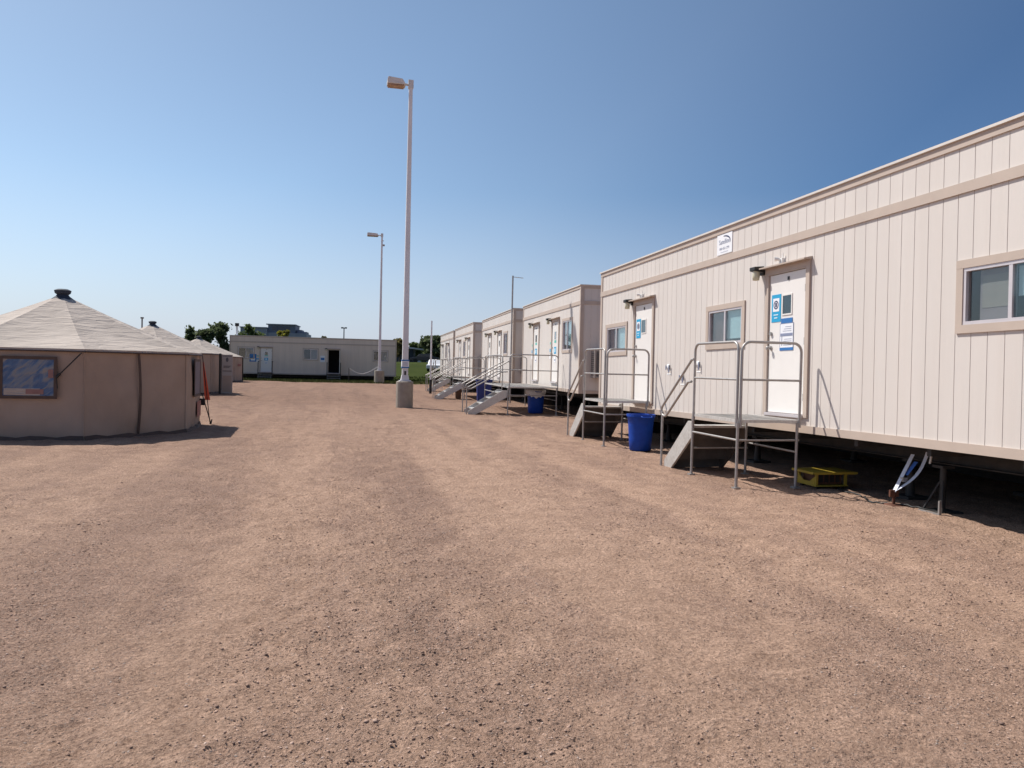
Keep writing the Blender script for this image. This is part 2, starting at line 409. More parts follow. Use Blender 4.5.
# loose stones: one mass nobody could count
def stones(name, n, dmin, dmax, smed, ssig, label, power, material, thr):
    t = (1 + 5 ** .5) / 2
    ico = np.array([(-1,t,0),(1,t,0),(-1,-t,0),(1,-t,0),(0,-1,t),(0,1,t),(0,-1,-t),(0,1,-t),(t,0,-1),(t,0,1),(-t,0,-1),(-t,0,1)]) / 1.9
    fc = np.array([(0,11,5),(0,5,1),(0,1,7),(0,7,10),(0,10,11),(1,5,9),(5,11,4),(11,10,2),(10,7,6),(7,1,8),(3,9,4),(3,4,2),(3,2,6),(3,6,8),(3,8,9),(4,9,5),(2,4,11),(6,2,10),(8,6,7),(9,8,1)])
    k = n * 4
    u = RNG.random(k); d = (dmin ** power + u * (dmax ** power - dmin ** power)) ** (1 / power)
    a = R(13) + R(55) * (RNG.random(k) * 2 - 1)
    x = d * np.sin(a); y = d * np.cos(a)
    w = vnoise(x * 1.0, y * .22, 21) + .7 * vnoise(x * 2.3, y * 1.2, 22) + .45 * vnoise(x * 6, y * 5, 23)
    w = w + .45 * np.exp(-((x - .62 - .02 * y) / .5) ** 2) + .2 * np.exp(-((x + 1.9 - .02 * y) / .7) ** 2)
    keep = (w + RNG.random(k) * .5 > thr) & (x < 6.6)
    x = x[keep][:n]; y = y[keep][:n]; n = len(x)
    sz = np.exp(np.log(smed) + ssig * RNG.standard_normal(n)); sz = np.clip(sz, smed * .4, smed * 2.6)
    V = ico[None] * (1 + .75 * (RNG.random((n, 12, 1)) - .5))
    V = V * np.stack([sz * (.8 + .6 * RNG.random(n)), sz * (.8 + .6 * RNG.random(n)), sz * (.35 + .35 * RNG.random(n))], -1)[:, None, :] * .5
    ang = RNG.random(n) * 2 * PI; c = np.cos(ang)[:, None]; s_ = np.sin(ang)[:, None]
    vx = V[:, :, 0] * c - V[:, :, 1] * s_; vy = V[:, :, 0] * s_ + V[:, :, 1] * c
    V = np.stack([vx + x[:, None], vy + y[:, None], V[:, :, 2] + (ground_z(x, y) + sz * .08)[:, None]], -1).reshape(-1, 3)
    F = (fc[None] + (np.arange(n) * 12)[:, None, None]).reshape(-1, 3)
    me = bpy.data.meshes.new(name)
    me.vertices.add(len(V)); me.vertices.foreach_set('co', V.ravel())
    me.loops.add(F.size); me.loops.foreach_set('vertex_index', F.ravel().astype(np.int32))
    me.polygons.add(len(F)); me.polygons.foreach_set('loop_start', np.arange(0, F.size, 3, dtype=np.int32))
    me.materials.append(material); me.update(calc_edges=True)
    o = bpy.data.objects.new(name, me); COL.objects.link(o)
    return tag(o, label, 'gravel', kind='stuff')

def stone_mat(name, stops):
    m, nt, b = new_mat(name); L = nt.links.new
    ge = N(nt, 'ShaderNodeNewGeometry'); rp = ramp(nt, stops); L(ge.outputs['Random Per Island'], rp.inputs[0])
    L(rp.outputs[0], b.inputs['Base Color']); b.inputs['Roughness'].default_value = .9; b.inputs['Specular IOR Level'].default_value = .2
    return m
M['stone'] = stone_mat('mixed_pebbles', [(0, (.17, .11, .085)), (.25, (.28, .187, .143)), (.65, (.42, .285, .22)), (.93, (.52, .37, .295)), (1, (.58, .45, .38))])
M['clod'] = stone_mat('earth_clods', [(0, (.17, .112, .088)), (.5, (.30, .203, .157)), (1, (.42, .295, .23))])
stones('gravel', 80000, 2.0, 22, .0064, .42, 'loose mixed pebbles scattered over the dirt lot', .9, M['stone'], .34)
stones('gravel_clods', 3800, 2.1, 30, .0105, .42, 'darker earth clods and bigger stones lying on the dirt lot', 1.0, M['clod'], .42)

# ------------------------------------------------------------------ lawn
def lawn_z(x, y):
    return .03 + 1.87 * sstep(73, 116, y) - .5 * (1 - sstep(59.8 + .9 * vnoise(x * .35, x * 0 + 3, 9) , 60.6 + .9 * vnoise(x * .35, x * 0 + 3, 9), y)) + .03 * vnoise(x * .4, y * .4, 31)
def lawn_mat():
    m, nt, b = new_mat('mown_grass'); L = nt.links.new
    ge = N(nt, 'ShaderNodeNewGeometry')
    n1 = N(nt, 'ShaderNodeTexNoise'); n1.inputs['Scale'].default_value = .25; n1.inputs['Detail'].default_value = 6; L(ge.outputs['Position'], n1.inputs[0])
    n2 = N(nt, 'ShaderNodeTexNoise'); n2.inputs['Scale'].default_value = 9; n2.inputs['Detail'].default_value = 6; L(ge.outputs['Position'], n2.inputs[0])
    rp = ramp(nt, [(.3, (.036, .050, .0095)), (.7, (.055, .070, .015))]); L(n1.outputs['Fac'], rp.inputs[0])
    r2 = ramp(nt, [(.3, (.7, .7, .7)), (.7, (1.2, 1.2, 1.1))]); L(n2.outputs['Fac'], r2.inputs[0])
    mx = N(nt, 'ShaderNodeMix', data_type='RGBA', blend_type='MULTIPLY'); mx.inputs['Factor'].default_value = 1
    L(rp.outputs[0], mx.inputs['A']); L(r2.outputs[0], mx.inputs['B'])
    sp = N(nt, 'ShaderNodeSeparateXYZ'); L(ge.outputs['Position'], sp.inputs[0])
    ed = N(nt, 'ShaderNodeMapRange', clamp=True); ed.inputs[1].default_value = 61; ed.inputs[2].default_value = 72; ed.inputs[3].default_value = .85; ed.inputs[4].default_value = 0
    L(sp.outputs[1], ed.inputs[0])
    m2 = N(nt, 'ShaderNodeMix', data_type='RGBA'); L(ed.outputs[0], m2.inputs['Factor']); L(mx.outputs['Result'], m2.inputs['A']); m2.inputs['B'].default_value = (.135, .135, .055, 1)
    L(m2.outputs['Result'], b.inputs['Base Color']); b.inputs['Roughness'].default_value = 1; b.inputs['Specular IOR Level'].default_value = .05
    return m
M['lawn'] = lawn_mat()
lx = np.concatenate([np.linspace(-260, -40, 60), np.linspace(-38, 40, 160), np.linspace(42, 300, 60)])
ly = np.concatenate([np.linspace(58.6, 64, 45), np.linspace(64.3, 120, 110), np.linspace(122, 420, 60)])
lw = grid_object('lawn', lx, ly, lawn_z, M['lawn'])
tag(lw, 'green grass bank rising beyond the gravel lot', 'lawn', kind='structure')
# grass blades along the dry edge and on the bank
def blades():
    n = 26000
    x = RNG.random(n) * 46 - 16; y = 60.4 + 22 * RNG.random(n) ** 1.6 + .9 * vnoise(x * .35, x * 0 + 3, 9)
    z = lawn_z(x, y); h = .08 + .10 * RNG.random(n) * (1 - sstep(62, 70, y) * .6); a = RNG.random(n) * 2 * PI; w = .03 + .03 * RNG.random(n)
    dx = np.cos(a) * w; dy = np.sin(a) * w; lx_ = (RNG.random(n) - .5) * .12; ly_ = (RNG.random(n) - .5) * .12
    V = np.stack([np.stack([x - dx, y - dy, z - .01], -1), np.stack([x + dx, y + dy, z - .01], -1), np.stack([x + lx_, y + ly_, z + h], -1)], 1).reshape(-1, 3)
    me = bpy.data.meshes.new('grass'); F = np.arange(3 * n, dtype=np.int32)
    me.vertices.add(3 * n); me.vertices.foreach_set('co', V.ravel()); me.loops.add(3 * n); me.loops.foreach_set('vertex_index', F)
    me.polygons.add(n); me.polygons.foreach_set('loop_start', np.arange(0, 3 * n, 3, dtype=np.int32))
    me.materials.append(M['lawn']); me.update(calc_edges=True)
    o = bpy.data.objects.new('grass', me); COL.objects.link(o)
    tag(o, 'pale tufts of grass along the far edge of the lot', 'grass', kind='stuff')
blades()

# ------------------------------------------------------------------ office trailers
GRV = .008
def strips(L, sp=.2032):
    """breakpoints along a wall: list of (a, b, is_groove)"""
    out = []; a = 0.0; k = sp * .55
    while k < L - .02:
        out.append((a, k - GRV / 2, False)); out.append((k - GRV / 2, k + GRV / 2, True)); a = k + GRV / 2; k += sp
    out.append((a, L, False)); return out
def wall_faces(mb, L, z0, z1, P, holes=()):
    """P(u, d, z): point at u along the wall, d behind its face"""
    cuts = sorted({h[0] for h in holes} | {h[1] for h in holes})
    for (a, b, gr) in strips(L):
        xs = [a] + [c for c in cuts if a + 1e-5 < c < b - 1e-5] + [b]
        for p, q in zip(xs[:-1], xs[1:]):
            mid = (p + q) / 2; iv = [(z0, z1)]
            for h in holes:
                if h[0] <= mid <= h[1]:
                    nv = []
                    for (s_, e_) in iv:
                        if h[3] <= s_ or h[2] >= e_: nv.append((s_, e_)); continue
                        if h[2] > s_: nv.append((s_, h[2]))
                        if h[3] < e_: nv.append((h[3], e_))
                    iv = nv
            for (s_, e_) in iv:
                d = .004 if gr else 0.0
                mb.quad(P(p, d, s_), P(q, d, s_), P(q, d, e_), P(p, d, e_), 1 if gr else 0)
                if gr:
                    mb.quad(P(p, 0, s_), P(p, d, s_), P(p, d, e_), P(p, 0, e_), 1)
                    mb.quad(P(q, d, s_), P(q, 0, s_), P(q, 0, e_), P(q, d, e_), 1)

RT = (0, -1, 0); UP = (0, 0, 1)
def make_window(root, ya, yb, za, zb, near=True, style=0, curtain=None):
    """ya<yb, za<zb: outer edges of the tan surround"""
    t = .085
    mb = MB()
    mb.box(-.022, ya, za, .002, yb, za + t, 0); mb.box(-.022, ya, zb - t, .002, yb, zb, 0)
    mb.box(-.0205, ya, za + t, .002, ya + t, zb - t, 0); mb.box(-.0205, yb - t, za + t, .002, yb, zb - t, 0)
    # dim room behind: five faces of an open box
    a, b, c, d = ya + t, yb - t, za + t, zb - t; x0, x1 = .055, .9
    mb.quad((x1, a, c), (x1, b, c), (x1, b, d), (x1, a, d), 1)
    mb.quad((x0, a, c), (x1, a, c), (x1, a, d), (x0, a, d), 1); mb.quad((x0, b, c), (x1, b, c), (x1, b, d), (x0, b, d), 1)
    mb.quad((x0, a, c), (x1, a, c), (x1, b, c), (x0, b, c), 1); mb.quad((x0, a, d), (x1, a, d), (x1, b, d), (x0, b, d), 1)
    w = mb.build('window', [M['trim'], M['interior']], root, recalc=False)
    f = .035; mid = (a + b) / 2; sb = MB()
    sb.box(-.012, a, c, .05, b, c + f); sb.box(-.012, a, d - f, .05, b, d)
    sb.box(-.011, a, c + f, .05, a + f, d - f); sb.box(-.011, b - f, c + f, .05, b, d - f)
    sb.box(-.010, mid - f * .6, c + f, .05, mid + f * .6, d - f)
    sb.build('sash', M['frame'], w)
    g1 = MB().box(.012, a + f, c + f, .016, mid - f * .6, d - f); g1.build('pane', M['tealglass'] if style < 2 else M['glass'], w)
    g2 = MB().box(.024, mid + f * .6, c + f, .028, b - f, d - f); g2.build('pane', M['glass'], w)
    bl = MB()
    if style == 2:
        bl.quad((.06, a + f, c), (.06, mid, c), (.06, mid, d), (.06, a + f, d), 0)
        bl.build('blind', M['greyblind'], w, recalc=False)
    if style == 0:      # half raised blind behind the near pane, board behind the far pane
        hh = d - c
        bl.quad((.056, a + f, c + hh * .42), (.056, mid - .03, c + hh * .42), (.056, mid - .03, d - .05), (.056, a + f, d - .05), 0)
        bl.quad((.07, mid, c + .02), (.07, b - f - .10, c + .02), (.07, b - f - .10, d), (.07, mid, d), 1); bl.quad((.066, mid, c + hh * .28), (.066, b - f - .13, c + hh * .28), (.066, b - f - .13, d - hh * .16), (.066, mid, d - hh * .16), 2)
        bl.build('blind', [M['blind'], M['greyblind'], M['board']], w, recalc=False)
    elif style == 1:    # curtain on the far pane, pale blind on the near one
        n = 14
        for i in range(n):
            y0 = mid + (b - mid) * i / n; y1 = mid + (b - mid) * (i + 1) / n; q0 = .056 + .02 * (i % 2); q1 = .056 + .02 * ((i + 1) % 2)
            bl.quad((q0, y0, c), (q1, y1, c), (q1, y1, d), (q0, y0, d), 1)
        bl.quad((.054, a + f, c + (d - c) * .14), (.054, mid, c + (d - c) * .14), (.054, mid, d), (.054, a + f, d), 0)
        bl.build('blind', [M['blind'], M['curtain']], w, recalc=False)
    return w

def make_poster(mb, yc, zc, w, h, x=-.004):
    """blue notice with a white square, round emblem and two short lines"""
    mb.box(x, yc - w/2, zc - h/2, x + .004, yc + w/2, zc + h/2, 0)
    mb.quad((x - .002, yc - w*.34, zc - h*.12), (x - .002, yc + w*.34, zc - h*.12), (x - .002, yc + w*.34, zc + h*.36), (x - .002, yc - w*.34, zc + h*.36), 1)
    cz = zc + h * .12; r0, r1 = w * .19, w * .27
    for k in range(20):
        a, b = 2*PI*k/20, 2*PI*(k+1)/20
        mb.quad((x-.004, yc+r0*math.cos(a), cz+r0*math.sin(a)), (x-.004, yc+r1*math.cos(a), cz+r1*math.sin(a)), (x-.004, yc+r1*math.cos(b), cz+r1*math.sin(b)), (x-.004, yc+r0*math.cos(b), cz+r0*math.sin(b)), 2)
    mb.box(x-.004, yc-w*.10, cz-h*.08, x-.0035, yc+w*.10, cz+h*.08, 2)
    for i, ww in enumerate((.5, .36)):
        z = zc - h * (.24 + .11 * i)
        mb.box(x-.004, yc-w*ww/2, z-h*.022, x-.0035, yc+w*ww/2, z+h*.022, 3)
    return mb

def make_door(root, yc, sill, top, style=0, near=True, opened=False):
    """near trailer front: panel 0.92 wide, tan jambs, drip hood, notices by style"""
    hw = .46; j = .085
    fr = MB()
    fr.box(-.03, yc - hw - j, sill - .03, .05, yc - hw, top + .02); fr.box(-.03, yc + hw, sill - .03, .05, yc + hw + j, top + .02)
    fr.box(-.028, yc - hw, top, .05, yc + hw, top + .02)
    pan = MB()
    if opened:
        # leaf swung out; dark opening behind
        pan.box(-.9, yc - hw - .05, sill + .01, -.02, yc - hw - .01, top - .01)
    else:
        pan.box(-.002, yc - hw + .006, sill + .012, .04, yc + hw - .006, top - .006)
    d = pan.build('door', M['door'], root, bevel=.004)
    fr.build('door_frame', M['trim'], d, bevel=.003)
    th = MB().box(-.06, yc - hw, sill - .035, .05, yc + hw, sill + .006); th.build('threshold', M['frame'], d)
    # hood: sloped sheet with returned ends
    hd = MB(); e = hw + j + .02
    hd.box(-.026, yc - hw - j, top + .021, .002, yc + hw + j, top + .105)
    hd.prism([(0, yc - e, top + .145), (-.13, yc - e, top + .118), (-.13, yc - e, top + .098), (-.122, yc - e, top + .098), (-.122, yc - e, top + .106), (0, yc - e, top + .106)], (0, 2 * e, 0))
    hd.build('door_hood', M['trim'], d)
    if opened:
        rm = MB(); a, b = yc - hw, yc + hw; x0, x1 = .06, 2.4
        rm.quad((x1, a, sill), (x1, b, sill), (x1, b, top), (x1, a, top)); rm.quad((x0, a, sill), (x1, a, sill), (x1, a, top), (x0, a, top))
        rm.quad((x0, b, sill), (x1, b, sill), (x1, b, top), (x0, b, top)); rm.quad((x0, a, sill), (x1, a, sill), (x1, b, sill), (x0, b, sill)); rm.quad((x0, a, top), (x1, a, top), (x1, b, top), (x0, b, top))
        rm.build('dark_entry', M['interior'], d, recalc=False)
        return d
    # vision light
    gz = sill + 1.56; gy = yc - .0
    vf = MB(); gw, gh = .105, .13
    vf.box(-.012, gy - gw - .02, gz - gh - .02, -.0025, gy + gw + .02, gz - gh); vf.box(-.012, gy - gw - .02, gz + gh, -.0025, gy + gw + .02, gz + gh + .02)
    vf.box(-.012, gy - gw - .02, gz - gh, -.0025, gy - gw, gz + gh); vf.box(-.012, gy + gw, gz - gh, -.0025, gy + gw + .02, gz + gh)
    v = vf.build('door_light_frame', M['door'], d)
    MB().box(-.008, gy - gw, gz - gh, -.0045, gy + gw, gz + gh, 0).box(-.0042, gy - gw, gz - gh, -.0025, gy + gw, gz + gh, 1).build('door_glass', [M['doorglass'], M['interior']], d)
    kn = MB()
    kn.tube([(-.002, yc + hw - .07, sill + .95), (-.012, yc + hw - .07, sill + .95)], .033, 14); kn.tube([(-.012, yc + hw - .07, sill + .95), (-.05, yc + hw - .07, sill + .95)], .014, 10)
    kn.tube([(-.045, yc + hw - .07, sill + .95), (-.055, yc + hw - .07, sill + .95), (-.075, yc + hw - .07, sill + .95), (-.085, yc + hw - .07, sill + .95)], [.02, .03, .03, .018], 14)
    MB().tube([(-.002, yc + hw - .07, sill + 1.16), (-.03, yc + hw - .07, sill + 1.16)], .028, 14).build('deadbolt', M['steel'], d)
    kn.build('door_handle', M['steel'], d)
    for zz in (sill + .25, sill + 1.02, sill + 1.75):
        MB().box(-.016, yc - hw - .03, zz - .05, -.0045, yc - hw + .03, zz + .05).build('hinge', M['steel'], d)
    MB().box(-.014, yc - .04, top - .115, -.002, yc - .005, top - .065).build('door_viewer', M['dark'], d)
    # notices
    ms = [M['signblue'], M['paper'], M['ink'], M['pale'], M['deepblue'], M['inkgrey'], M['green']]
    def note(*boxes):
        q = MB()
        for bx_ in boxes: q.box(*bx_)
        q.build('notice', ms, d, recalc=False)
    if style in (0, 1):
        make_poster(MB(), yc + .275, sill + 1.525, .235, .40, -.0075).build('notice', ms, d, recalc=False)
        if style == 0:
            note((-.009, yc - .14, sill + 1.295, -.0045, yc + .14, sill + 1.365, 4))
            bx = [(-.008, yc - .17, sill + 0.905, -.0045, yc + .165, sill + 1.295, 1), (-.0085, yc - .17, sill + 0.905, -.0047, yc + .165, sill + 0.947, 4),
                  (-.011, yc - .15, sill + 1.110, -.0087, yc + .145, sill + 1.150, 5), (-.011, yc + .105, sill + 0.975, -.0087, yc + .115, sill + 1.105, 5)]
            for (a_, b_, c_, d_) in ((-.17, .165, 1.01, 1.02), (-.17, -.16, .672, 1.01), (.155, .165, .672, 1.01)): bx.append((-.0086, yc + a_, sill + c_ + .275, -.0048, yc + b_, sill + d_ + .275, 5))
            for i in range(3): bx.append((-.011, yc - .12, sill + 1.180 + .03 * i, -.0087, yc + .09 - .03 * i, sill + 1.185 + .03 * i, 5))
            for i in range(4): bx.append((-.011, yc - .13, sill + 0.980 + .028 * i, -.0087, yc + .07 - .02 * (i % 2), sill + 0.984 + .028 * i, 5))
            note(*bx)
    elif style == 2:
        note((-.009, yc - .13, sill + 1.32, -.0045, yc + .13, sill + 1.40, 6))
        note((-.009, yc - .15, sill + .95, -.0045, yc + .15, sill + 1.18, 0), (-.011, yc - .08, sill + 1.0, -.0097, yc + .08, sill + 1.13, 3))
        note((-.009, yc - .12, sill + .66, -.0045, yc + .12, sill + .88, 1), (-.011, yc - .09, sill + .72, -.0095, yc + .09, sill + .76, 5))
        note((-.009, yc + hw + .13, sill + 1.02, -.0035, yc + hw + .33, sill + 1.13, 0)); note((-.009, yc + hw + .13, sill + .78, -.0035, yc + hw + .33, sill + .95, 1))
        note((-.009, yc + hw + .14, sill + 1.28, -.0035, yc + hw + .30, sill + 1.36, 6))
    return d

def make_lamp(root, y, z):
    lb = MB(); lb.box(-.03, y - .055, z + .0, 0.002, y + .055, z + .12); lb.prism([(-.03, y-.075, z+.13), (-.19, y-.075, z+.115), (-.19, y-.075, z+.06), (-.03, y-.075, z+.03)], (0, .15, 0))
    l = lb.build('wall_lamp', M['dark'], root, bevel=.008)
    MB().lathe([(.015, -.085), (.048, -.08), (.055, -.02), (.05, .055)], 14, (-.12, y, z), cap0=True).build('lamp_jar', M['jar'], l)
    return l

def make_trailer(label, loc, yaw, L, z0, z1, doors, windows, tilt=0.0, paint='siding', ac=None, W=3.6, mid_lamps=True, plaque=None, floods=(), tags=(), piers=True):
    root = empty('office_trailer', loc, -yaw, -tilt)
    tag(root, label, 'office trailer', 'beige office trailers round the lot')
    holes = [(y - .46, y + .46, s_, t_) for (y, s_, t_, st, op) in doors] + [(a + .085, b - .085, c + .085, d - .085) for (a, b, c, d, st) in windows]
    sd = MB()
    wall_faces(sd, L, z0, z1 - .03, lambda u, d, z: (d, u, z), holes)
    wall_faces(sd, L, z0, z1 - .03, lambda u, d, z: (W - d, u, z))
    wall_faces(sd, W, z0, z1 - .03, lambda u, d, z: (u, d, z))
    wall_faces(sd, W, z0, z1 - .03, lambda u, d, z: (u, L - d, z))
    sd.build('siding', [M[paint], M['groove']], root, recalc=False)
    def band(name, za, zb, p, m, extra=0):
        b = MB()
        b.box(-p, -p, za, .0, L + p, zb); b.box(W, -p, za, W + p, L + p, zb)
        b.box(0, -p, za, W, 0, zb); b.box(0, L, za, W, L + p, zb)
        return b.build(name, m, root)
    band('cornice', z1 - .125, z1 - .04, .02, M['trim'])
    band('trim_band', z1 - .60, z1 - .49, .022, M['trim'])
    band('base_trim', z0 - .012, z0 + .088, .021, M['trim'])
    for (x, y, sx, sy) in ((0, 0, -1, -1), (W, 0, 1, -1), (0, L, -1, 1), (W, L, 1, 1)):
        c = MB(); p = .016
        c.box(x + sx * p, y - sy * .09, z0 + .088, x, y + sy * p, z1 - .125); c.box(x, y, z0 + .088, x - sx * .09, y + sy * p, z1 - .125)
        c.build('corner_board', M['trim'], root)
    rf = MB(); o = .045
    rf.box(-o, -o, z1 - .04, W + o, L + o, z1 - .012, 0)
    rf.add([(-o + .01, -o + .01, z1 - .011), (W + o - .01, -o + .01, z1 - .011), (W + o - .01, L + o - .01, z1 - .011), (-o + .01, L + o - .01, z1 - .011), (W / 2, .3, z1 + .02), (W / 2, L - .3, z1 + .02)], [(0, 1, 4), (1, 2, 5, 4), (2, 3, 5), (3, 0, 4, 5)], 1)
    rf.build('roof', [M['cap'], M['roof']], root)
    ch = MB(); zb = z0 - .012
    ch.quad((.0, 0, z0 + .03), (W, 0, z0 + .03), (W, L, z0 + .03), (0, L, z0 + .03))
    for xb in (.85, W - .85):
        ch.box(xb - .05, .1, zb - .25, xb + .05, L - .1, zb - .235); ch.box(xb - .006, .1, zb - .235, xb + .006, L - .1, zb - .012); ch.box(xb - .05, .1, zb - .012, xb + .05, L - .1, zb + .03)
    k = .6
    while k < L: ch.box(.05, k - .03, zb - .09, W - .05, k + .03, zb + .028); k += 1.2
    ch.build('chassis', M['iron'], root, recalc=False)
    sk = MB(); g0 = -.06; g1 = math.tan(tilt) * L + .0
    sk.prism([(W - .03, .02, g0), (W - .03, L - .02, g1 - .06), (W - .03, L - .02, z0 - .013), (W - .03, .02, z0 - .013)], (.02, 0, 0)); sk.prism([(.9, L - .04, g1 - .06), (W - .04, L - .04, g1 - .06), (W - .04, L - .04, z0 - .013), (.9, L - .04, z0 - .013)], (0, .02, 0))
    sk.build('light_block_skirting', M['iron'], root)  # unseen panels at back and far end, added to keep light out underneath
    if piers:
        k = 1.8
        while k < L:
            for xb in (.85, W - .85):
                b = MB(); gl = math.tan(tilt) * k; zt = zb - .25
                b.box(xb - .16, k - .16, gl - .04, xb + .16, k + .16, gl + .03); b.tube([(xb, k, gl + .03), (xb, k, zt - .03)], [.06, .03], 8); b.box(xb - .07, k - .07, zt - .03, xb + .07, k + .07, zt - .001)
                b.build('pier', M['iron'], root)
            k += 3.6
    lampsets = []
    for i, (y, s_, t_, st, op) in enumerate(doors):
        make_door(root, y, s_, t_, st, True, op)
        make_lamp(root, y + .655, t_ + .03)
    for (a, b, c, d, st) in windows: make_window(root, a, b, c, d, True, st)
    if ac:
        (xa, xb, za, zb2) = ac
        a = MB(); a.box(xa, -.38, za, xb, -.001, zb2); u = a.build('air_conditioner', M['ac'], root, bevel=.01)
        lv = MB(); n = 12
        for i in range(n):
            z = za + .08 + (zb2 - za - .16) * i / n
            lv.prism([(xa + .06, -.382, z), (xa + .06, -.40, z), (xa + .06, -.386, z + .03)], (xb - xa - .12, 0, 0))
        lv.box(xa + .05, -.3825, za + .05, xb - .05, -.3815, zb2 - .05)
        for i in range(n):
            z = za + .08 + (zb2 - za - .16) * i / n
            lv.box(xa - .012, -.33, z, xa - .0015, -.05, z + .022)
        lv.build('louvre', M['acdark'], u)
    for (y, z) in floods:
        f = MB(); f.box(-.05, y - .035, z - .05, .002, y + .035, z + .03)
        f.tube([(-.05, y, z), (-.07, y + .02, z + .02), (-.11, y + .05, z + .022)], [.016, .024, .036], 12); f.tube([(-.02, y - .02, z + .02), (-.03, y - .03, z + .10)], .007, 6)
        f.build('flood_lamp', M['white'], root)
    if plaque:
        y, z = plaque; w, h = .50, .34
        p = MB().box(-.012, y - w/2, z - h/2, .002, y + w/2, z + h/2).build('name_plaque', M['paper'], root, bevel=.003)
        x = -.0145
        def words(body, size, yy, zz, m): MB().text(body, size, (x, yy, zz), RT, UP).build('lettering', m, p, recalc=False)
        words('Satellite', .112, y + .005, z + .035, M['inkgrey']); words('800-453-1299', .058, y, z - .075, M['inkgrey']); words('www.satelliteco.com', .030, y, z - .13, M['inkgrey'])
        t = MB(); prev = None
        for i in range(19):
            f_ = i / 18; a_ = R(100) - R(118) * f_; wv = .005 + .02 * math.sin(PI * min(1, f_ * .85 + .1))
            cy, cz_ = -math.cos(a_) * .20, math.sin(a_) * .105
            o_ = Vector((x, y - .0 + cy, z + .03 + cz_)); n_ = Vector((0, -math.cos(a_), math.sin(a_)))
            q = (o_, o_ - n_ * wv)
            if prev: t.quad(prev[0], prev[1], q[1], q[0], 0)
            prev = q
        t.build('swoosh', M['ink'], p, recalc=False)
    for (y, z) in tags:
        t = MB(); w = .075
        n = 6
        for i in range(n):
            za, zb_ = z + .1 - .2 * i / n, z + .1 - .2 * (i + 1) / n; xa, xb = -.012 - .02 * math.sin(i), -.012 - .02 * math.sin(i + 1)
            ww0 = w * (.55 + .5 * i / n); ww1 = w * (.55 + .5 * (i + 1) / n)
            t.quad((xa, y - ww0, za), (xa, y + ww0, za), (xb, y + ww1, zb_), (xb, y - ww1, zb_), 0)
        t.box(-.045, y - .085, z - .06, -.03, y - .065, z + .075, 1); t.box(-.045, y + .05, z - .01, -.03, y + .066, z + .075, 1)
        t.build('paper_tag', [M['white'], M['inkgrey']], root, recalc=False)
    return root

def D(y, s_, t_, st, op=False): return (y, s_, t_, st, op)
T1 = make_trailer('long beige office trailer in front, with white name plaque and two landings', (6.28, -.7, 0), 0, 18.32, .876, 4.125,
    [D(10.475, 1.10, 3.12, 0), D(15.67, 1.10, 3.12, 1)],
    [(6.11, 7.41, 2.085, 2.835, 0), (11.62, 12.90, 2.085, 2.825, 1), (16.58, 17.93, 2.085, 2.825, 1)],
    tilt=.0140, plaque=(12.32, 3.825), floods=[(10.60, 3.30), (15.75, 3.30)], tags=[(14.4, 1.76), (13.8, 1.57), (13.17, 1.80)])
y28 = R(2.6)
T2 = make_trailer('second beige trailer in the row, with bagged blue bin by its landing', (7.10, 21.76, 0), R(2.9), 8.9, .80, 4.03,
    [D(3.15, 1.06, 3.08, 2), D(6.25, 1.06, 3.08, 2)], [(.90, 2.20, 2.02, 3.12, 1)], ac=(.35, 1.25, 1.26, 2.1))
T3 = make_trailer('third beige trailer in the row, with tall mast at its corner', (7.37, 31.65, 0), R(3.0), 9.6, .80, 4.03,
    [D(3.6, 1.06, 3.08, 3), D(6.7, 1.06, 3.08, 3)], [(1.35, 2.45, 2.02, 3.12, 1)], ac=(.35, 1.25, 1.26, 2.1))
T4 = make_trailer('fourth beige trailer in the row, with a window between its two doors', (7.68, 42.9, 0), R(2.7), 9.6, .80, 4.03,
    [D(1.9, 1.06, 3.08, 3), D(6.5, 1.06, 3.08, 3)], [(3.6, 4.7, 2.02, 3.12, 1)], ac=(.35, 1.25, 1.26, 2.1))
T5 = make_trailer('farthest beige trailer of the row, beside the grass bank', (8.25, 54.0, 0), R(2.4), 9.6, .80, 4.03,
    [D(3.1, 1.06, 3.08, 3), D(7.6, 1.06, 3.08, 3)], [(4.4, 5.5, 2.02, 3.12, 1)], ac=(.35, 1.25, 1.26, 2.1))
T6 = make_trailer('beige trailer standing crosswise at the far end of the lot', (5.4, 68.5, .02), R(-90), 13.9, .43, 3.66,
    [D(5.35, .62, 2.60, 3, True), D(10.95, .62, 2.60, 2)], [(.67, 2.05, 1.66, 2.72, 2), (6.64, 7.97, 1.66, 2.72, 2), (11.9, 13.3, 1.66, 2.72, 2)], paint='tansiding')
vp = MB(); vp.tube([(.5, 13.4, 3.6), (.5, 13.4, 4.42)], .09, 12, 0); vp.tube([(.5, 13.4, 4.42), (.5, 13.4, 4.68)], .17, 12, 1)
vp.build('vent_pipe', [M['white'], M['dark']], T6)
nt_ = MB(); nt_.box(-.012, 6.1, 1.55, .001, 6.5, 2.1, 0); nt_.box(-.014, 6.15, 1.72, -.0125, 6.45, 1.92, 1); nt_.build('notice', [M['paper'], M['deepblue']], T6)
nt2 = MB(); nt2.box(-.012, 11.75, 1.45, .001, 12.3, 2.1, 0); nt2.box(-.014, 11.85, 1.55, -.0125, 12.2, 1.75, 1); nt2.build('notice', [M['deepblue'], M['paper']], T6)

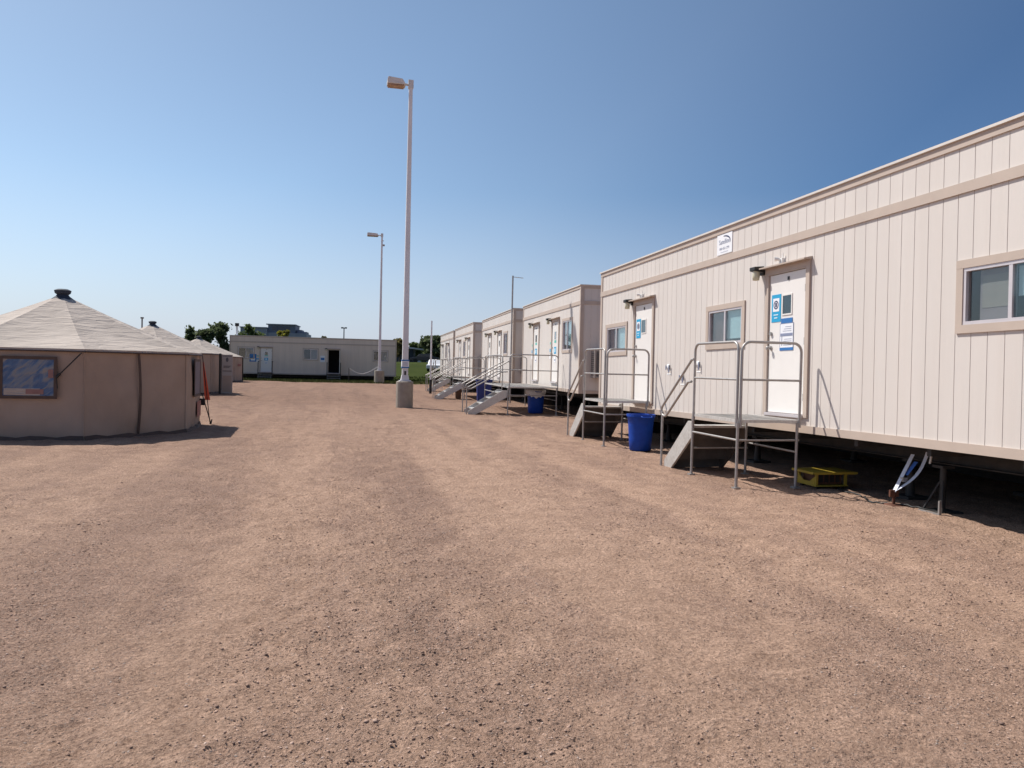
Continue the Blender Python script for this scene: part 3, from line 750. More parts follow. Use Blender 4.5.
# ------------------------------------------------------------------ landings and stairs
TR = .019
def frame_path(p0, p1, zl, zt, rc=.12, n=5):
    p0 = Vector(p0); p1 = Vector(p1); d = (p1 - p0).normalized(); up = Vector((0, 0, 1)); pts = [p0 + up * zl]
    for i in range(n + 1):
        a = PI / 2 * i / n
        pts.append(p0 + d * (rc - rc * math.cos(a)) + up * (zt - rc + rc * math.sin(a)))
    for i in range(n + 1):
        a = PI / 2 * i / n
        pts.append(p1 - d * (rc - rc * math.sin(a)) + up * (zt - rc + rc * math.cos(a)))
    pts.append(p1 + up * zl); return pts

def make_landing(label, loc, yaw, W, L, zp, kind):
    root = empty('access_landing', loc, -yaw)
    tag(root, label, 'stair landing', 'metal landings with stairs at the trailer doors')
    dk = MB()
    dk.box(0, 0, zp - .04, W, .03, zp, 0); dk.box(0, L - .03, zp - .04, W, L, zp, 0); dk.box(0, .03, zp - .04, .03, L - .03, zp, 0); dk.box(W - .03, .03, zp - .04, W, L - .03, zp, 0)
    dk.box(.03, .03, zp - .03, W - .03, L - .03, zp - .006, 0)
    n = int(L / .06)
    for i in range(1, n): dk.box(.035, L * i / n - .006, zp - .007, W - .035, L * i / n + .006, zp - .001, 0)
    dk.build('platform', M['alu'], root)
    for (x, y) in ((0, 0), (0, L), (W - .03, 0), (W - .03, L)):
        l = MB(); l.tube([(x, y, 0), (x, y, zp - .041)], TR * 1.05, 10); l.box(x - .045, y - .045, -.012, x + .045, y + .045, .012)
        l.build('leg', M['steel'], root)
    br = MB(); zb = zp * .70
    br.tube([(0, 0, zb), (0, L, zb)], TR * .8, 8); br.tube([(0, 0, zb - .0), (W, 0, zb - .0)], TR * .8, 8); br.tube([(W - .03, 0, zb * .75), (W - .03, L, zb * .75)], TR * .7, 8); br.tube([(0, L, zb * .62), (W, L, zb * .62)], TR * .7, 8)
    br.build('brace', M['steel'], root)
    def rail(p0, p1):
        g = MB(); zt = zp + 1.03; g.tube(frame_path(p0, p1, zp - .02, zt), TR, 10)
        p0 = Vector(p0); p1 = Vector(p1); zm = Vector((0, 0, zp + .53)); g.tube([p0 + zm, p1 + zm], TR * .85, 8)
        mid = (p0 + p1) / 2
        if (p1 - p0).length > 1.9: g.tube([mid + Vector((0, 0, zp)), mid + Vector((0, 0, zt))], TR * .9, 8)
        # sleeve clamps to the leg below
        for p in (p0, p1): g.tube([p + Vector((0, 0, zp - .10)), p + Vector((0, 0, zp + .02))], TR * 1.2, 10)
        g.build('guard_rail', M['steel'], root)
    e = .034
    nst = 4; rise = zp / (nst + 1) if kind == 'y' else zp / 5; run = .195 if kind == 'y' else .27
    if kind == 'y':
        rail((0, e, 0), (0, L - .02, 0)); rail((e, 0, 0), (W, 0, 0))
        o = Vector((0, L + .02, 0)); dv = Vector((0, 1, 0)); wv = Vector((1, 0, 0)); sw = W
    else:
        sw = 1.05
        rail((0, sw + .12, 0), (0, L, 0)); rail((e, 0, 0), (W, 0, 0)); rail((e, L, 0), (W, L, 0))
        o = Vector((-.02, .04, 0)); dv = Vector((-1, 0, 0)); wv = Vector((0, 1, 0))
    run_tot = run * nst
    for k in range(nst):
        t = MB(); z = zp - rise * (k + 1); a = o + dv * (run * k) + wv * .035; b = a + dv * (run + .03); c = b + wv * (sw - .07); d = a + wv * (sw - .07); zz = Vector((0, 0, z))
        t.prism([a + zz, b + zz, c + zz, d + zz], (0, 0, -.035)); t.build('tread', M['alu'] if (kind == 'x' or k == 0) else M['riser'], root)  # lower treads coloured dark to paint in the shade at the back
        if kind == 'y':
            rz_ = Vector((0, 0, max(0.0, z - rise))); a2 = a + dv * run; d2 = d + dv * run
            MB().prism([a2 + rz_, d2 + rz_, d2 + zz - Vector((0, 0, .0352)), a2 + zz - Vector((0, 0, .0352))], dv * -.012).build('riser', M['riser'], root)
    for q in (0, sw - .035):
        s_ = MB(); p = o + wv * q; sl = rise / run
        zt = zp - rise + .06
        pts = [p + Vector((0, 0, zt)), p + dv * .14 + Vector((0, 0, zt)), p + dv * (run_tot + .17) + Vector((0, 0, .10)), p + dv * (run_tot + .17), p + dv * (run_tot - .08), p + Vector((0, 0, zt - .22))]
        s_.prism(pts, wv * .035); s_.build('stringer', M['riser'] if (kind == 'y' and q > 0) else M['alu'], root)  # inner stringer takes the same painted-in shade, outer one stays plain
    for q in ((0,) if kind == 'y' else (0, sw)):
        h = MB(); p = o + wv * (q - (.03 if q == 0 else -.03)); top = zp + .80; bot = .86
        e_ = p + dv * (run_tot + .22); u = Vector((0, 0, 1))
        A = p + u * top; B = p + u * (top - .42)
        E1 = e_ + u * (bot + .10); dirA = (E1 - A).normalized()
        off = (-dv * .17 - u * .13); E2 = E1 + off; n = 10
        loop = [A]
        for i in range(n + 1):
            t_ = PI * i / n; mid_ = (E1 + E2) / 2; loop.append(mid_ + (E1 - mid_) * math.cos(t_) + dirA * (off.length * .5 * math.sin(t_)))
        back = E2 - dirA * ((E1 - A).length * .72); loop.append(back); loop.append(Vector((o.x if dv.x else back.x, o.y if dv.y else back.y, back.z + .01)) if True else B)
        h.tube(loop, TR, 10)
        f = (E1 + E2) / 2 + dirA * off.length * .48; f.z = 0; h.tube([f + u * ((E1.z + E2.z) / 2 - .03), f], TR, 10)
        h.tube([A, A - dv * .05], TR, 10)
        h.build('handrail', M['steel'], root)
    return root
L1 = make_landing('metal landing under the nearest trailer door, next to the yellow box', (5.21, 9.20, 0), 0, .91, 1.30, .905, 'y')
L2 = copy_tree(L1); L2.location = (5.25, 14.42, 0); L2['label'] = 'metal landing at the long trailer\'s second door, beside the tall blue bin'
yz = ground_z
L3 = make_landing('long landing before the second trailer\'s two doors, bagged bin beneath', (5.45, 23.95, 0), R(2.9), 1.62, 5.2, .90, 'x')
def lcopy(loc, lab):
    c = copy_tree(L3); c.location = loc; c['label'] = lab; return c
lcopy((5.80, 34.4, 0), 'long metal landing in front of the third trailer, near the brown bin')
L4 = make_landing('long metal landing in front of the fourth trailer of the row', (6.62, 44.2, 0), R(2.7), 1.12, 5.2, .90, 'x')
L5 = copy_tree(L1); L5.location = (7.3, 56.4, 0); L5.rotation_euler = (0, 0, -R(2.4)); L5['label'] = 'farthest metal landing of the row, nearest the grass bank'
# small landings at the far crosswise trailer
def small_steps(x, lab, first=[None]):
    if first[0] is None:
        root = empty('wooden_steps', (x, 66.9, 0)); b = MB(); 
        b.box(-.6, .5, .5, .6, 1.5, .56, 0); b.build('platform', M['iron'], root)
        for q in (-.56, .56):
            MB().tube([(q, .54, 0), (q, .54, 1.55)], .035, 8).build('post', M['iron'], root)
            MB().tube([(q, .54, 1.5), (q, 1.48, 1.5)], .03, 8).build('rail', M['iron'], root)
        for k in range(3):
            MB().box(-.55, .48 - .27 * (k + 1), .40 - .16 * k - .04, .55, .48 - .27 * k, .40 - .16 * k).build('tread', M['block'], root)
        for q in (-.52, .48):
            MB().prism([(q, .5, .46), (q, -.35, .04), (q, -.35, 0), (q, -.2, 0), (q, .5, .3)], (.04, 0, 0)).build('stringer', M['iron'], root)
        first[0] = root; r = root
    else:
        r = copy_tree(first[0]); r.location.x = x
    tag(r, lab, 'steps', 'dark steps at the far trailer'); return r
small_steps(5.4 - 5.35, 'dark steps before the open dark door of the far crosswise trailer')
small_steps(5.4 - 10.95, 'dark steps before the closed white door of the far crosswise trailer')

# ------------------------------------------------------------------ bins
def make_bin(name, label, loc, r0, r1, h, m, bag=False, square=False, rz=0.0, group='blue bins under the trailer landings'):
    root = empty(name, loc, rz); tag(root, label, 'bin', group)
    n = 4 if square else 28
    b = MB()
    prof = [(r0 * .9, .0), (r0, .015), (r0 + (r1 - r0) * .3, h * .3), (r0 + (r1 - r0) * .7, h * .7), (r1, h * .88), (r1 * 1.02, h * .885), (r1 * 1.02, h * .93)]
    b.lathe(prof, n, smooth=not square, cap0=True); b.lathe([(r1 * .97, h * .93), (r0 * .95, .05)], n, smooth=not square); b.lathe([(r0 * .95, .05), (.001, .05)], n, smooth=not square)
    b.build('body', m, root)
    rm = MB(); rm.lathe([(r1 * .97, h * .93), (r1 * 1.02, h * .93), (r1 * 1.09, h * .935), (r1 * 1.09, h), (r1 * 1.0, h), (r1 * .97, h * .97), (r1 * .97, h * .93)], n, smooth=False); rm.build('rim', m, root)
    for s_ in (-1, 1):
        q = (r1 * 1.08) * (.72 if square else 1)
        hd = MB(); hd.tube([(-.10, s_ * q, h * .95), (-.09, s_ * (q + .05), h * .93), (.09, s_ * (q + .05), h * .93), (.10, s_ * q, h * .95)], .014, 8); hd.build('handle', m, root)
    if bag:
        bg = MB(); V = []; k = 40; rows = [(1.0, .80), (1.13, .86), (1.14, .95), (1.08, 1.03), (.98, 1.02), (.93, .9), (.85, .6)]
        for (rr, zz) in rows:
            for i in range(k):
                a = 2 * PI * i / k; w = 1 + .035 * math.sin(i * 2.3 + zz * 5) + .02 * random.random(); dz = .03 * math.sin(i * 1.7) if zz < .85 else .012 * math.sin(i * 2.9)
                if zz == .80: dz += -.10 * max(0, math.sin(a * 1.5 + 1))
                V.append((r1 * rr * w * math.cos(a), r1 * rr * w * math.sin(a), h * zz + dz))
        F = [(i * k + j, i * k + (j + 1) % k, (i + 1) * k + (j + 1) % k, (i + 1) * k + j) for i in range(len(rows) - 1) for j in range(k)]
        bg.add(V, F, 0, True); bg.build('bag', M['liner'], root)
    return root
make_bin('trash_bin', 'bright blue plastic bin at the foot of the nearest stairs', (5.73, 13.72, 0), .205, .25, .69, M['bin'])
make_bin('trash_bin', 'blue bin with a white bag over its rim under a landing', (6.65, 25.0, 0), .25, .29, .78, M['bin'], bag=True)
make_bin('trash_bin', 'dark blue square bin behind the second landing\'s stair rails', (6.5, 33.4, 0), .40, .46, .95, M['navybin'], square=True, rz=R(38))
make_bin('trash_bin', 'small brown bin beside the third trailer\'s stairs', (5.62, 35.0, 0), .16, .19, .62, M['brownbin'], square=True, rz=R(45), group='bins by the trailer stairs')

# ------------------------------------------------------------------ yellow power box, cable, tie-down strap, jack stand
pb = empty('power_box', (6.28, 9.02, .0)); tag(pb, 'yellow power distribution box with flat hood lying by the near landing', 'power box')
b = MB(); b.prism([(-.07, -.04, .215), (-.07, .46, .215), (.60, .46, .215), (.60, -.04, .215)], (0, 0, .012)); b.box(-.07, -.04, .198, -.06, .46, .215); b.box(-.07, -.04, .198, .60, -.03, .215); b.build('hood', M['yellow'], pb)
for (x, y) in ((0, 0), (0, .39), (.44, 0), (.44, .39)): MB().box(x, y, .05, x + .03, y + .03, .215).build('post', M['yellow'], pb)
MB().box(-.012, -.012, .035, .482, .432, .05).build('base', M['yellow'], pb)
MB().prism([(-.004, .03, .05), (-.004, .39, .05), (-.004, .39, .16), (-.004, .28, .09), (-.004, .14, .09), (-.004, .03, .16)], (.006, 0, 0)).build('end_plate', M['yellow'], pb)
MB().box(.06, .06, .055, .42, .37, .20).build('outlet_case', M['outlet'], pb)
for i in range(4): MB().box(.08 + .085 * i, .052, .08, .14 + .085 * i, .0595, .18).build('outlet', M['dark'], pb)
for (x, y) in ((.03, .02), (.38, .02), (.03, .35), (.38, .35)): MB().box(x, y, 0, x + .06, y + .05, .035).build('foot', M['dark'], pb)
def cable(name, pts, r, label):
    P = []; n = 8; pts = [Vector(p) for p in pts]
    for i in range(len(pts) - 1):
        p0 = pts[max(i - 1, 0)]; p1 = pts[i]; p2 = pts[i + 1]; p3 = pts[min(i + 2, len(pts) - 1)]
        for k in range(n):
            t = k / n; P.append(.5 * ((2 * p1) + (p2 - p0) * t + (2 * p0 - 5 * p1 + 4 * p2 - p3) * t * t + (3 * p1 - p0 - 3 * p2 + p3) * t ** 3))
    P.append(pts[-1])
    P = [Vector((p.x, p.y, p.z + float(ground_z(p.x, p.y)))) for p in P]
    return tag(MB().tube(P, r, 8).build(name, M['cable'], None), label, 'cable')
cable('power_cable', [(6.6, 9.0, .02), (6.5, 8.75, .014), (6.52, 8.4, .014), (6.40, 8.15, .014), (6.46, 7.95, .014), (6.58, 7.7, .014), (6.62, 7.45, .014), (6.9, 7.25, .014)], .011, 'thin black cable lying on the dirt along the trailer\'s shadow edge')
an = empty('tie_down', (6.50, 7.83, 0)); tag(an, 'blue and white strap running up from a rusty ground anchor', 'tie down strap')
MB().tube([(0, 0, -.05), (0, 0, .16)], .018, 10).lathe([(.001, .012), (.10, .012), (.11, -.01)], 14).box(-.06, -.012, .1, .06, .012, .18).build('anchor', M['rust'], an)
def strap(a, b, w, sag, mm, name, par):
    a = Vector(a); b = Vector(b); n = 10; s_ = MB(); sd = Vector((0, 1, 0)) * w
    P = [a.lerp(b, i / n) + Vector((sag[0], sag[1], sag[2])) * math.sin(PI * i / n) for i in range(n + 1)]
    for i in range(n):
        s_.prism([P[i] - sd, P[i] + sd, P[i+1] + sd, P[i+1] - sd], (.004, 0, 0), mm if not isinstance(mm, tuple) else (mm[i % 2]))
    return s_.build(name, [M['strapwhite'], M['strapblue']], par, recalc=False)
strap((0, 0, .16), (.26, .02, .60), .028, (0, 0, 0), 0, 'strap', an)
strap((.0, .0, .17), (.36, -.10, .64), .026, (.03, -.05, -.04), 0, 'strap', an)
strap((.14, -.02, .36), (.25, -.05, .52), .03, (0, 0, 0), 1, 'strap', an)
MB().box(.09, -.04, .28, .15, .01, .33).build('ratchet', M['steel'], an)
js = empty('jack_stand', (6.42, 7.38, 0)); tag(js, 'dark steel jack stand under the near trailer\'s edge', 'jack stand')
MB().tube([(.35, 0, 0), (.35, 0, .52)], .035, 10).box(.27, -.08, .50, .43, .08, .53).build('post', M['iron'], js)
MB().box(.2, -.15, -.01, .5, .15, .015).build('base', M['iron'], js)
MB().box(.13, -.2, .0, .16, .12, .016).box(.13, -.2, .016, .16, -.18, .16).build('bracket', M['steel'], js)
for q in (-.14, .14): MB().tube([(.22, q, .01), (.35, 0, .4)], .014, 6).build('brace', M['iron'], js)
MB().tube([(.22, .06, .54), (.24, .05, .72)], .014, 8).build('hanger', M['alu'], js)

# ------------------------------------------------------------------ light poles
def lamp_post(label, loc, H, base_h, base_w, arm, banner):
    root = empty('lamp_post', loc); tag(root, label, 'lamp post', 'tall lamp posts on concrete blocks')
    MB().lathe([(base_w / 2, -.05), (base_w / 2, base_h - .03), (base_w / 2 - .03, base_h)], 20, smooth=False, cap1=True).build('footing', M['concrete'], root)
    s_ = MB(); w0, w1 = .105, .062
    def sq(w, z): return [(-w, -w, z), (w, -w, z), (w, w, z), (-w, w, z)]
    V = []; 
    for i in range(9):
        t = i / 8; V += sq(w0 + (w1 - w0) * t, base_h + .02 + (H - base_h) * t)
    F = [(i * 4 + k, i * 4 + (k + 1) % 4, (i + 1) * 4 + (k + 1) % 4, (i + 1) * 4 + k) for i in range(8) for k in range(4)] + [(0, 3, 2, 1), (32, 33, 34, 35)]
    s_.add(V, F); s_.build('pole', M['polepaint'], root, bevel=.012)
    bs = MB(); bs.box(-.2, -.2, base_h, .2, .2, base_h + .03); bs.add(sq(.145, base_h + .03) + sq(.112, base_h + .22), [(0, 1, 5, 4), (1, 2, 6, 5), (2, 3, 7, 6), (3, 0, 4, 7)]); bs.build('base_cover', M['polepaint'], root)
    ar = MB(); ar.tube([(-.04, 0, H - .14), (-arm[0], 0, H - .12)], .04, 8); ar.box(-.09, -.075, H - .25, .09, .075, H + .03); ar.build('arm', M['lamphead'], root)
    hd = MB(); x0, x1 = -arm[0] + .04, -arm[0] - arm[1]
    hd.prism([(x0, -.2, H - .19), (x0 - .12, -.22, H - .01), (x1 + .03, -.22, H + .03), (x1, -.22, H - .06), (x1, -.22, H - .20)], (0, .44, 0))
    h = hd.build('lamp_head', M['lamphead'], root, bevel=.015)
    MB().box(x1 + .03, -.18, H - .245, x0 - .06, .18, H - .1985).build('lens', M['lens'], h)
    if banner:
        bn = MB(); w = .125; z0, z1 = 1.40, 1.70
        bn.add(sq(w, z0) + sq(w, z1), [(0, 1, 5, 4), (1, 2, 6, 5), (2, 3, 7, 6), (3, 0, 4, 7)], 0)
        for (a, b_) in ((z0 + .005, z0 + .05), (z1 - .05, z1 - .005)):
            q = w + .004; bn.add(sq(q, a) + sq(q, b_), [(0, 1, 5, 4), (1, 2, 6, 5), (2, 3, 7, 6), (3, 0, 4, 7)], 1)
        for i in range(2):
            bn.box(-.09, -w - .003, 1.50 + .07 * i, .08, -w - .001, 1.525 + .07 * i, 2)
        bn.build('notice', [M['paper'], M['deepblue'], M['inkgrey']], root, recalc=False)
        hb = MB(); hb.box(-.035, -.118, 1.16, .03, -.104, 1.30, 0); hb.build('hand_hole', M['dark'], root)
    else:
        dv = MB(); dv.box(.07, -.06, H - .95, .22, .06, H - .82); dv.tube([(.0, 0, H - .5), (.14, 0, H - .55)], .03, 8); dv.build('sensor', M['ac'], root)
    return root
lamp_post('tall pale lamp post on a concrete footing with wrapped paper notice', (2.47, 27.3, 0), 11.43, .94, .60, (.22, .60), True)
lamp_post('farther lamp post in front of the crosswise trailer', (3.55, 61.4, 0), 11.72, 1.0, .78, (.3, .85), False)
# rope slung from the far footing
rp = []
for i in range(17):
    t = i / 16; rp.append((1.2 + t * 2.2, 61.0, 1.15 - .55 * math.sin(PI * t) * (1 - .25 * t) + .15 * t))
o = MB().tube(rp, .024, 6).build('white_rope', M['rope']); tag(o, 'white rope sagging between stake and far lamp footing', 'rope')
o = MB().tube([(1.2, 61.0, -.05), (1.2, 61.0, 1.18)], .03, 6).build('stake', M['iron']); tag(o, 'thin dark stake holding the end of the white rope', 'stake')
def at0(px, d):
    c = (px - 512) / 770.0 * d; return (c * math.cos(R(13.1)) + d * math.sin(R(13.1)), -c * math.sin(R(13.1)) + d * math.cos(R(13.1)))
# distant double headed street lamp beyond the trailer
sl = empty('street_lamp', (at0(343, 148)[0], at0(343, 148)[1], 1.8)); tag(sl, 'small distant street lamp with two heads above the far roof', 'street lamp')
MB().tube([(0, 0, 0), (0, 0, 6.4)], [.13, .1], 8).build('pole', M['acdark'], sl)
MB().box(-.55, -.2, 6.35, -.1, .2, 6.6).box(.1, -.2, 6.35, .55, .2, 6.6).box(-.1, -.05, 6.42, .1, .05, 6.52).build('lamp_head', M['acdark'], sl)
# antenna mast at third trailer
an2 = empty('antenna_mast', (7.26, 31.5, 0)); tag(an2, 'slender antenna mast standing at the third trailer\'s corner', 'antenna mast')
MB().tube([(0, 0, 0), (0, 0, 5.35)], .035, 8).build('mast', M['steel'], an2)
MB().tube([(0, 0, 5.3), (.45, 0, 5.27)], .014, 6).tube([(.2, -.12, 5.285), (.2, .12, 5.285)], .01, 6).tube([(.4, -.1, 5.275), (.4, .1, 5.275)], .01, 6).build('aerial', M['steel'], an2)
fp = empty('flag_pole', (5.1, 41.2, 0)); tag(fp, 'thin pale post with dark foot standing by itself before the lawn', 'post')
MB().tube([(0, 0, .4), (0, 0, 3.9)], [.05, .04], 8).build('pole', M['polepaint'], fp); MB().tube([(0, 0, 0), (0, 0, .75)], .075, 8).build('foot', M['iron'], fp)

# ------------------------------------------------------------------ tents
def make_tent(label, c, Rr, phase, eave, peak, feat):
    """octagonal canvas shelter; phase: bearing of the first corner off the line to the viewer"""
    cz = float(ground_z(c[0], c[1])); root = empty('canvas_tent', (c[0], c[1], cz)); tag(root, label, 'tent', 'octagonal canvas tents on the left of the lot')
    th = math.atan2(c[0], c[1])
    def corner(k, r=Rr, z=0.0):
        a = th + PI - (phase + k * PI / 4); return Vector((r * math.sin(a), r * math.cos(a), z))
    seed = int(abs(c[0] * 100)); nu, nv = 22, 18
    wl = MB(); V = []; F = []
    for k in range(8):
        A, B = corner(k), corner(k + 1); nrm = ((A + B) / 2).normalized()
        base = len(V)
        for j in range(nv + 1):
            for i in range(nu + 1):
                u, v = i / nu, j / nv; p = A.lerp(B, u)
                bil = .035 * math.sin(PI * u) * math.sin(PI * v) + .075 * float(vnoise(np.array(u * 4 + k * 7.3 + v * 1.2), np.array(v * 2.4), seed)) * math.sin(PI * u) + .045 * float(vnoise(np.array(u * 11 + k + v * 2.5), np.array(v * 3.5 + 5), seed + 1)) * (1 - .6 * v) * math.sin(PI * u)
                p = p + nrm * bil; V.append((p.x, p.y, -.02 + v * (eave + .02)))
        for j in range(nv):
            for i in range(nu): a = base + j * (nu + 1) + i; F.append((a, a + 1, a + nu + 2, a + nu + 1))
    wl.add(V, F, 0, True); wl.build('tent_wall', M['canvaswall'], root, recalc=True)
    sf = MB()
    for k in range(8):
        A, B = corner(k, Rr + .02), corner(k + 1, Rr + .02); nrm = ((A + B) / 2).normalized(); n_ = 10
        for i in range(n_):
            def q_(u, z, d): p = A.lerp(B, u) + nrm * (d + .045 * math.sin(PI * u)); return (p.x, p.y, z)
            h0 = .075 + .02 * math.sin(i * 2.1 + k); h1 = .075 + .02 * math.sin((i + 1) * 2.1 + k)
            sf.add([q_(i / n_, -.02, .05), q_((i + 1) / n_, -.02, .05), q_((i + 1) / n_, h1, .012), q_(i / n_, h0, .012)], [(0, 1, 2, 3)], 0)
    sf.build('ground_flap', M['brownseam'], root)
    cs = MB()
    for k in range(8):
        A = corner(k, Rr + .006); cs.tube([A, A + Vector((0, 0, eave - .05))], .012, 6)
    cs.build('corner_seam', M['canvaswall'], root)
    rf = MB(); nr = 30
    for k in range(8):
        A, B = corner(k, Rr + .05, eave), corner(k + 1, Rr + .05, eave); T = Vector((0, 0, peak)); V = []; F = []
        for j in range(nr + 1):
            v = j / nr
            for i in range(nu + 1):
                u = i / nu; rim = A.lerp(B, u); p = rim.lerp(T, v)
                edge = math.sin(PI * u) ** .7
                sag = -.05 * math.sin(PI * min(1, v * 1.05)) - .085 * edge * (1 - v) * math.sin(PI * (.12 + .88 * v)) * 1.0
                w = float(vnoise(np.array(u * 3.1 + k * 9.7), np.array(v * 16), seed + 5)) + .6 * float(vnoise(np.array(u * 6.5 + k * 3.1), np.array(v * 34), seed + 6))
                wr = .024 * w * edge * (1 - v) ** .6
                V.append((p.x, p.y, p.z + sag + wr))
        for j in range(nr):
            for i in range(nu): a = j * (nu + 1) + i; F.append((a, a + 1, a + nu + 2, a + nu + 1))
        rf.add(V, F, 0, True)
        # short drop of canvas below the edge
        n0 = len(V)
        rf.add([A, B, B + Vector((0, 0, -.05)), A + Vector((0, 0, -.05))], [(0, 1, 2, 3)], 0)
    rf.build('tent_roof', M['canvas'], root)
    et = MB()
    for k in range(8): et.tube([corner(k, Rr + .058, eave - .05), corner(k + 1, Rr + .058, eave - .05)], .014, 6)
    et.build('eave_binding', M['brownseam'], root)
    vc = MB(); vc.lathe([(.24, peak - .115), (.13, peak - .03), (.11, peak + .0), (.15, peak + .03), (.165, peak + .09), (.10, peak + .12), (.001, peak + .125)], 16, smooth=False); vc.build('vent_cap', M['ventcap'], root)
    # webbing seam down the middle of some faces
    for k in feat.get('seams', ()):
        A, B = corner(k, Rr), corner(k + 1, Rr); m_ = (A + B) / 2; nrm = m_.normalized(); t_ = (B - A).normalized() * .024; s_ = MB(); q = m_ + nrm * .058
        P = []
        for j in range(9):
            v = j / 8; off = nrm * (.07 * math.sin(PI * v) + .012); P.append((m_ + off, v * (eave - .06)))
        for j in range(8):
            a, za = P[j]; b_, zb = P[j + 1]
            s_.prism([a - t_ + Vector((0, 0, za)), a + t_ + Vector((0, 0, za)), b_ + t_ + Vector((0, 0, zb)), b_ - t_ + Vector((0, 0, zb))], nrm * .012)
        s_.build('seam_strip', M['brownseam'], root)
    for k in feat.get('posts', ()):
        A = corner(k, Rr + .03); MB().tube([A, A + Vector((0, 0, eave - .05))], .045, 8).build('corner_post', M['dark'], root)
    for (k, u, hw, za, zb, mk) in feat.get('windows', ()):
        A, B = corner(k, Rr), corner(k + 1, Rr); t_ = (B - A).normalized(); m_ = A.lerp(B, u); nrm = ((A + B) / 2).normalized(); o_ = m_ + nrm * .075
        def pt(s_, z, d=0): q = o_ + t_ * s_ + nrm * d; return (q.x, q.y, z)
        fr = MB(); w = .055
        for (s0, s1, z0, z1) in ((-hw - w, hw + w, zb, zb + w), (-hw - w, hw + w, za - w, za), (-hw - w, -hw, za, zb), (hw, hw + w, za, zb)):
            fr.prism([pt(s0, z0), pt(s1, z0), pt(s1, z1), pt(s0, z1)], nrm * .014)
        f = fr.build('tent_window', M['brownseam'], root)
        MB().prism([pt(-hw, za), pt(hw, za), pt(hw, zb), pt(-hw, zb)], nrm * .006).build('window_pane', M[mk], f)
        if feat.get('items'):
            it = MB(); it.prism([pt(-hw + .02, za + .01, .007), pt(hw * .45, za + .01, .007), pt(hw * .45, za + .13, .007), pt(-hw + .02, za + .13, .007)], nrm * .004, 0)
            it.prism([pt(-hw * .1, za + .03, .008), pt(hw * .6, za + .03, .008), pt(hw * .6, za + .12, .008), pt(-hw * .1, za + .12, .008)], nrm * .005, 1)
            it.prism([pt(hw * .78, za + .33, .008), pt(hw * .98, za + .33, .008), pt(hw * .98, za + .48, .008), pt(hw * .78, za + .48, .008)], nrm * .005, 1)
            feat['items'] = None
            it.build('patch', [M['canvas'], M['pink']], f)
    for (k, u0, z0, k1, u1, z1) in feat.get('straps', ()):
        A, B = corner(k, Rr), corner(k + 1, Rr); p0 = A.lerp(B, u0) + ((A + B) / 2).normalized() * .09; A, B = corner(k1, Rr), corner(k1 + 1, Rr); p1 = A.lerp(B, u1) + ((A + B) / 2).normalized() * .09
        a = Vector((p0.x, p0.y, z0)); b_ = Vector((p1.x, p1.y, z1)); s_ = MB(); s_.tube([a, b_], .012, 6); s_.tube([b_ - (b_ - a).normalized() * .09, b_], .026, 6); s_.tube([b_, b_ + Vector((.02, 0, -.2))], .008, 6); s_.build('strap', M['dark'], root)
    for (k, u, hw, za, zb) in feat.get('redpatch', ()):
        A, B = corner(k, Rr), corner(k + 1, Rr); t_ = (B - A).normalized(); m_ = A.lerp(B, u); nrm = ((A + B) / 2).normalized(); o_ = m_ + nrm * .07
        q = [o_ - t_ * hw + Vector((0, 0, za)), o_ + t_ * hw + Vector((0, 0, za)), o_ + t_ * hw + Vector((0, 0, zb)), o_ - t_ * hw + Vector((0, 0, zb))]
        MB().prism(q, nrm * .006).build('red_tape', M['red'], root)
    root['_c'] = 1; del root['_c']
    return root, corner
ta, cornA = make_tent('large tan canvas tent in front with framed blue window', (-5.65, 18.23), 2.83, R(7.2), 1.69, 2.86,
    dict(seams=(0,), windows=((-1, .59, .41, .82, 1.48, 'vinyl'), (1, .55, .42, .78, 1.50, 'curtain')), items=1, straps=((-1, .99, 1.62, -1, .80, 1.16),), redpatch=((1, .72, .30, .25, .60),)))
tb, cornB = make_tent('second tan tent behind the front one with sign board at its side', (-7.55, 35.6), 2.83, R(7.2), 1.72, 2.92,
    dict(seams=(0,), posts=(2,)))
tc_, cornC = make_tent('smallest looking tan tent, nearest the far crosswise trailer', (-8.85, 55.4), 2.83, R(7.2), 1.69, 2.90,
    dict(seams=(0,), posts=(2,), redpatch=((1, .45, .45, 1.05, 1.2),)))
make_tent('tan tent at the left picture edge, mostly hidden behind the front tent', (-12.3, 30.4), 2.83, R(12), 1.69, 2.95, dict(seams=(0,)))
# stove pipe on second tent
MB().tube([(-.55, .6, 2.6), (-.55, .6, 3.2)], .03, 8).tube([(-.55, .6, 3.16), (-.55, .6, 3.22)], .07, 8).build('stove_pipe', M['acdark'], tb)
# guy lines with orange sleeve at the front tent
gl = empty('guy_line', (-3.35, 19.8, 0)); 
c2 = cornA(2, 2.89, 1.66) + Vector((-5.65, 18.23, float(ground_z(-5.65, 18.23)))) - gl.location
st_ = Vector((.52, -.35, 0)); tag(gl, 'guy line in orange sleeve pegged beside the front tent', 'guy line')
MB().tube([c2, st_], .010, 6).tube([c2 + Vector((0, 0, -.9)), st_ + Vector((.02, 0, .01))], .012, 6).build('line', M['cable'], gl)
sv = MB(); d = st_ - c2
for i in range(8):
    t0, t1 = .10 + .55 * i / 8, .10 + .55 * (i + 1) / 8; w0, w1 = .012 + .05 * i / 8, .012 + .05 * (i + 1) / 8; x = Vector((1, 0, 0))
    sv.prism([c2 + d * t0 - x * w0, c2 + d * t0 + x * w0, c2 + d * t1 + x * w1, c2 + d * t1 - x * w1], (0, .012, 0))
sv.build('orange_sleeve', M['orange'], gl)
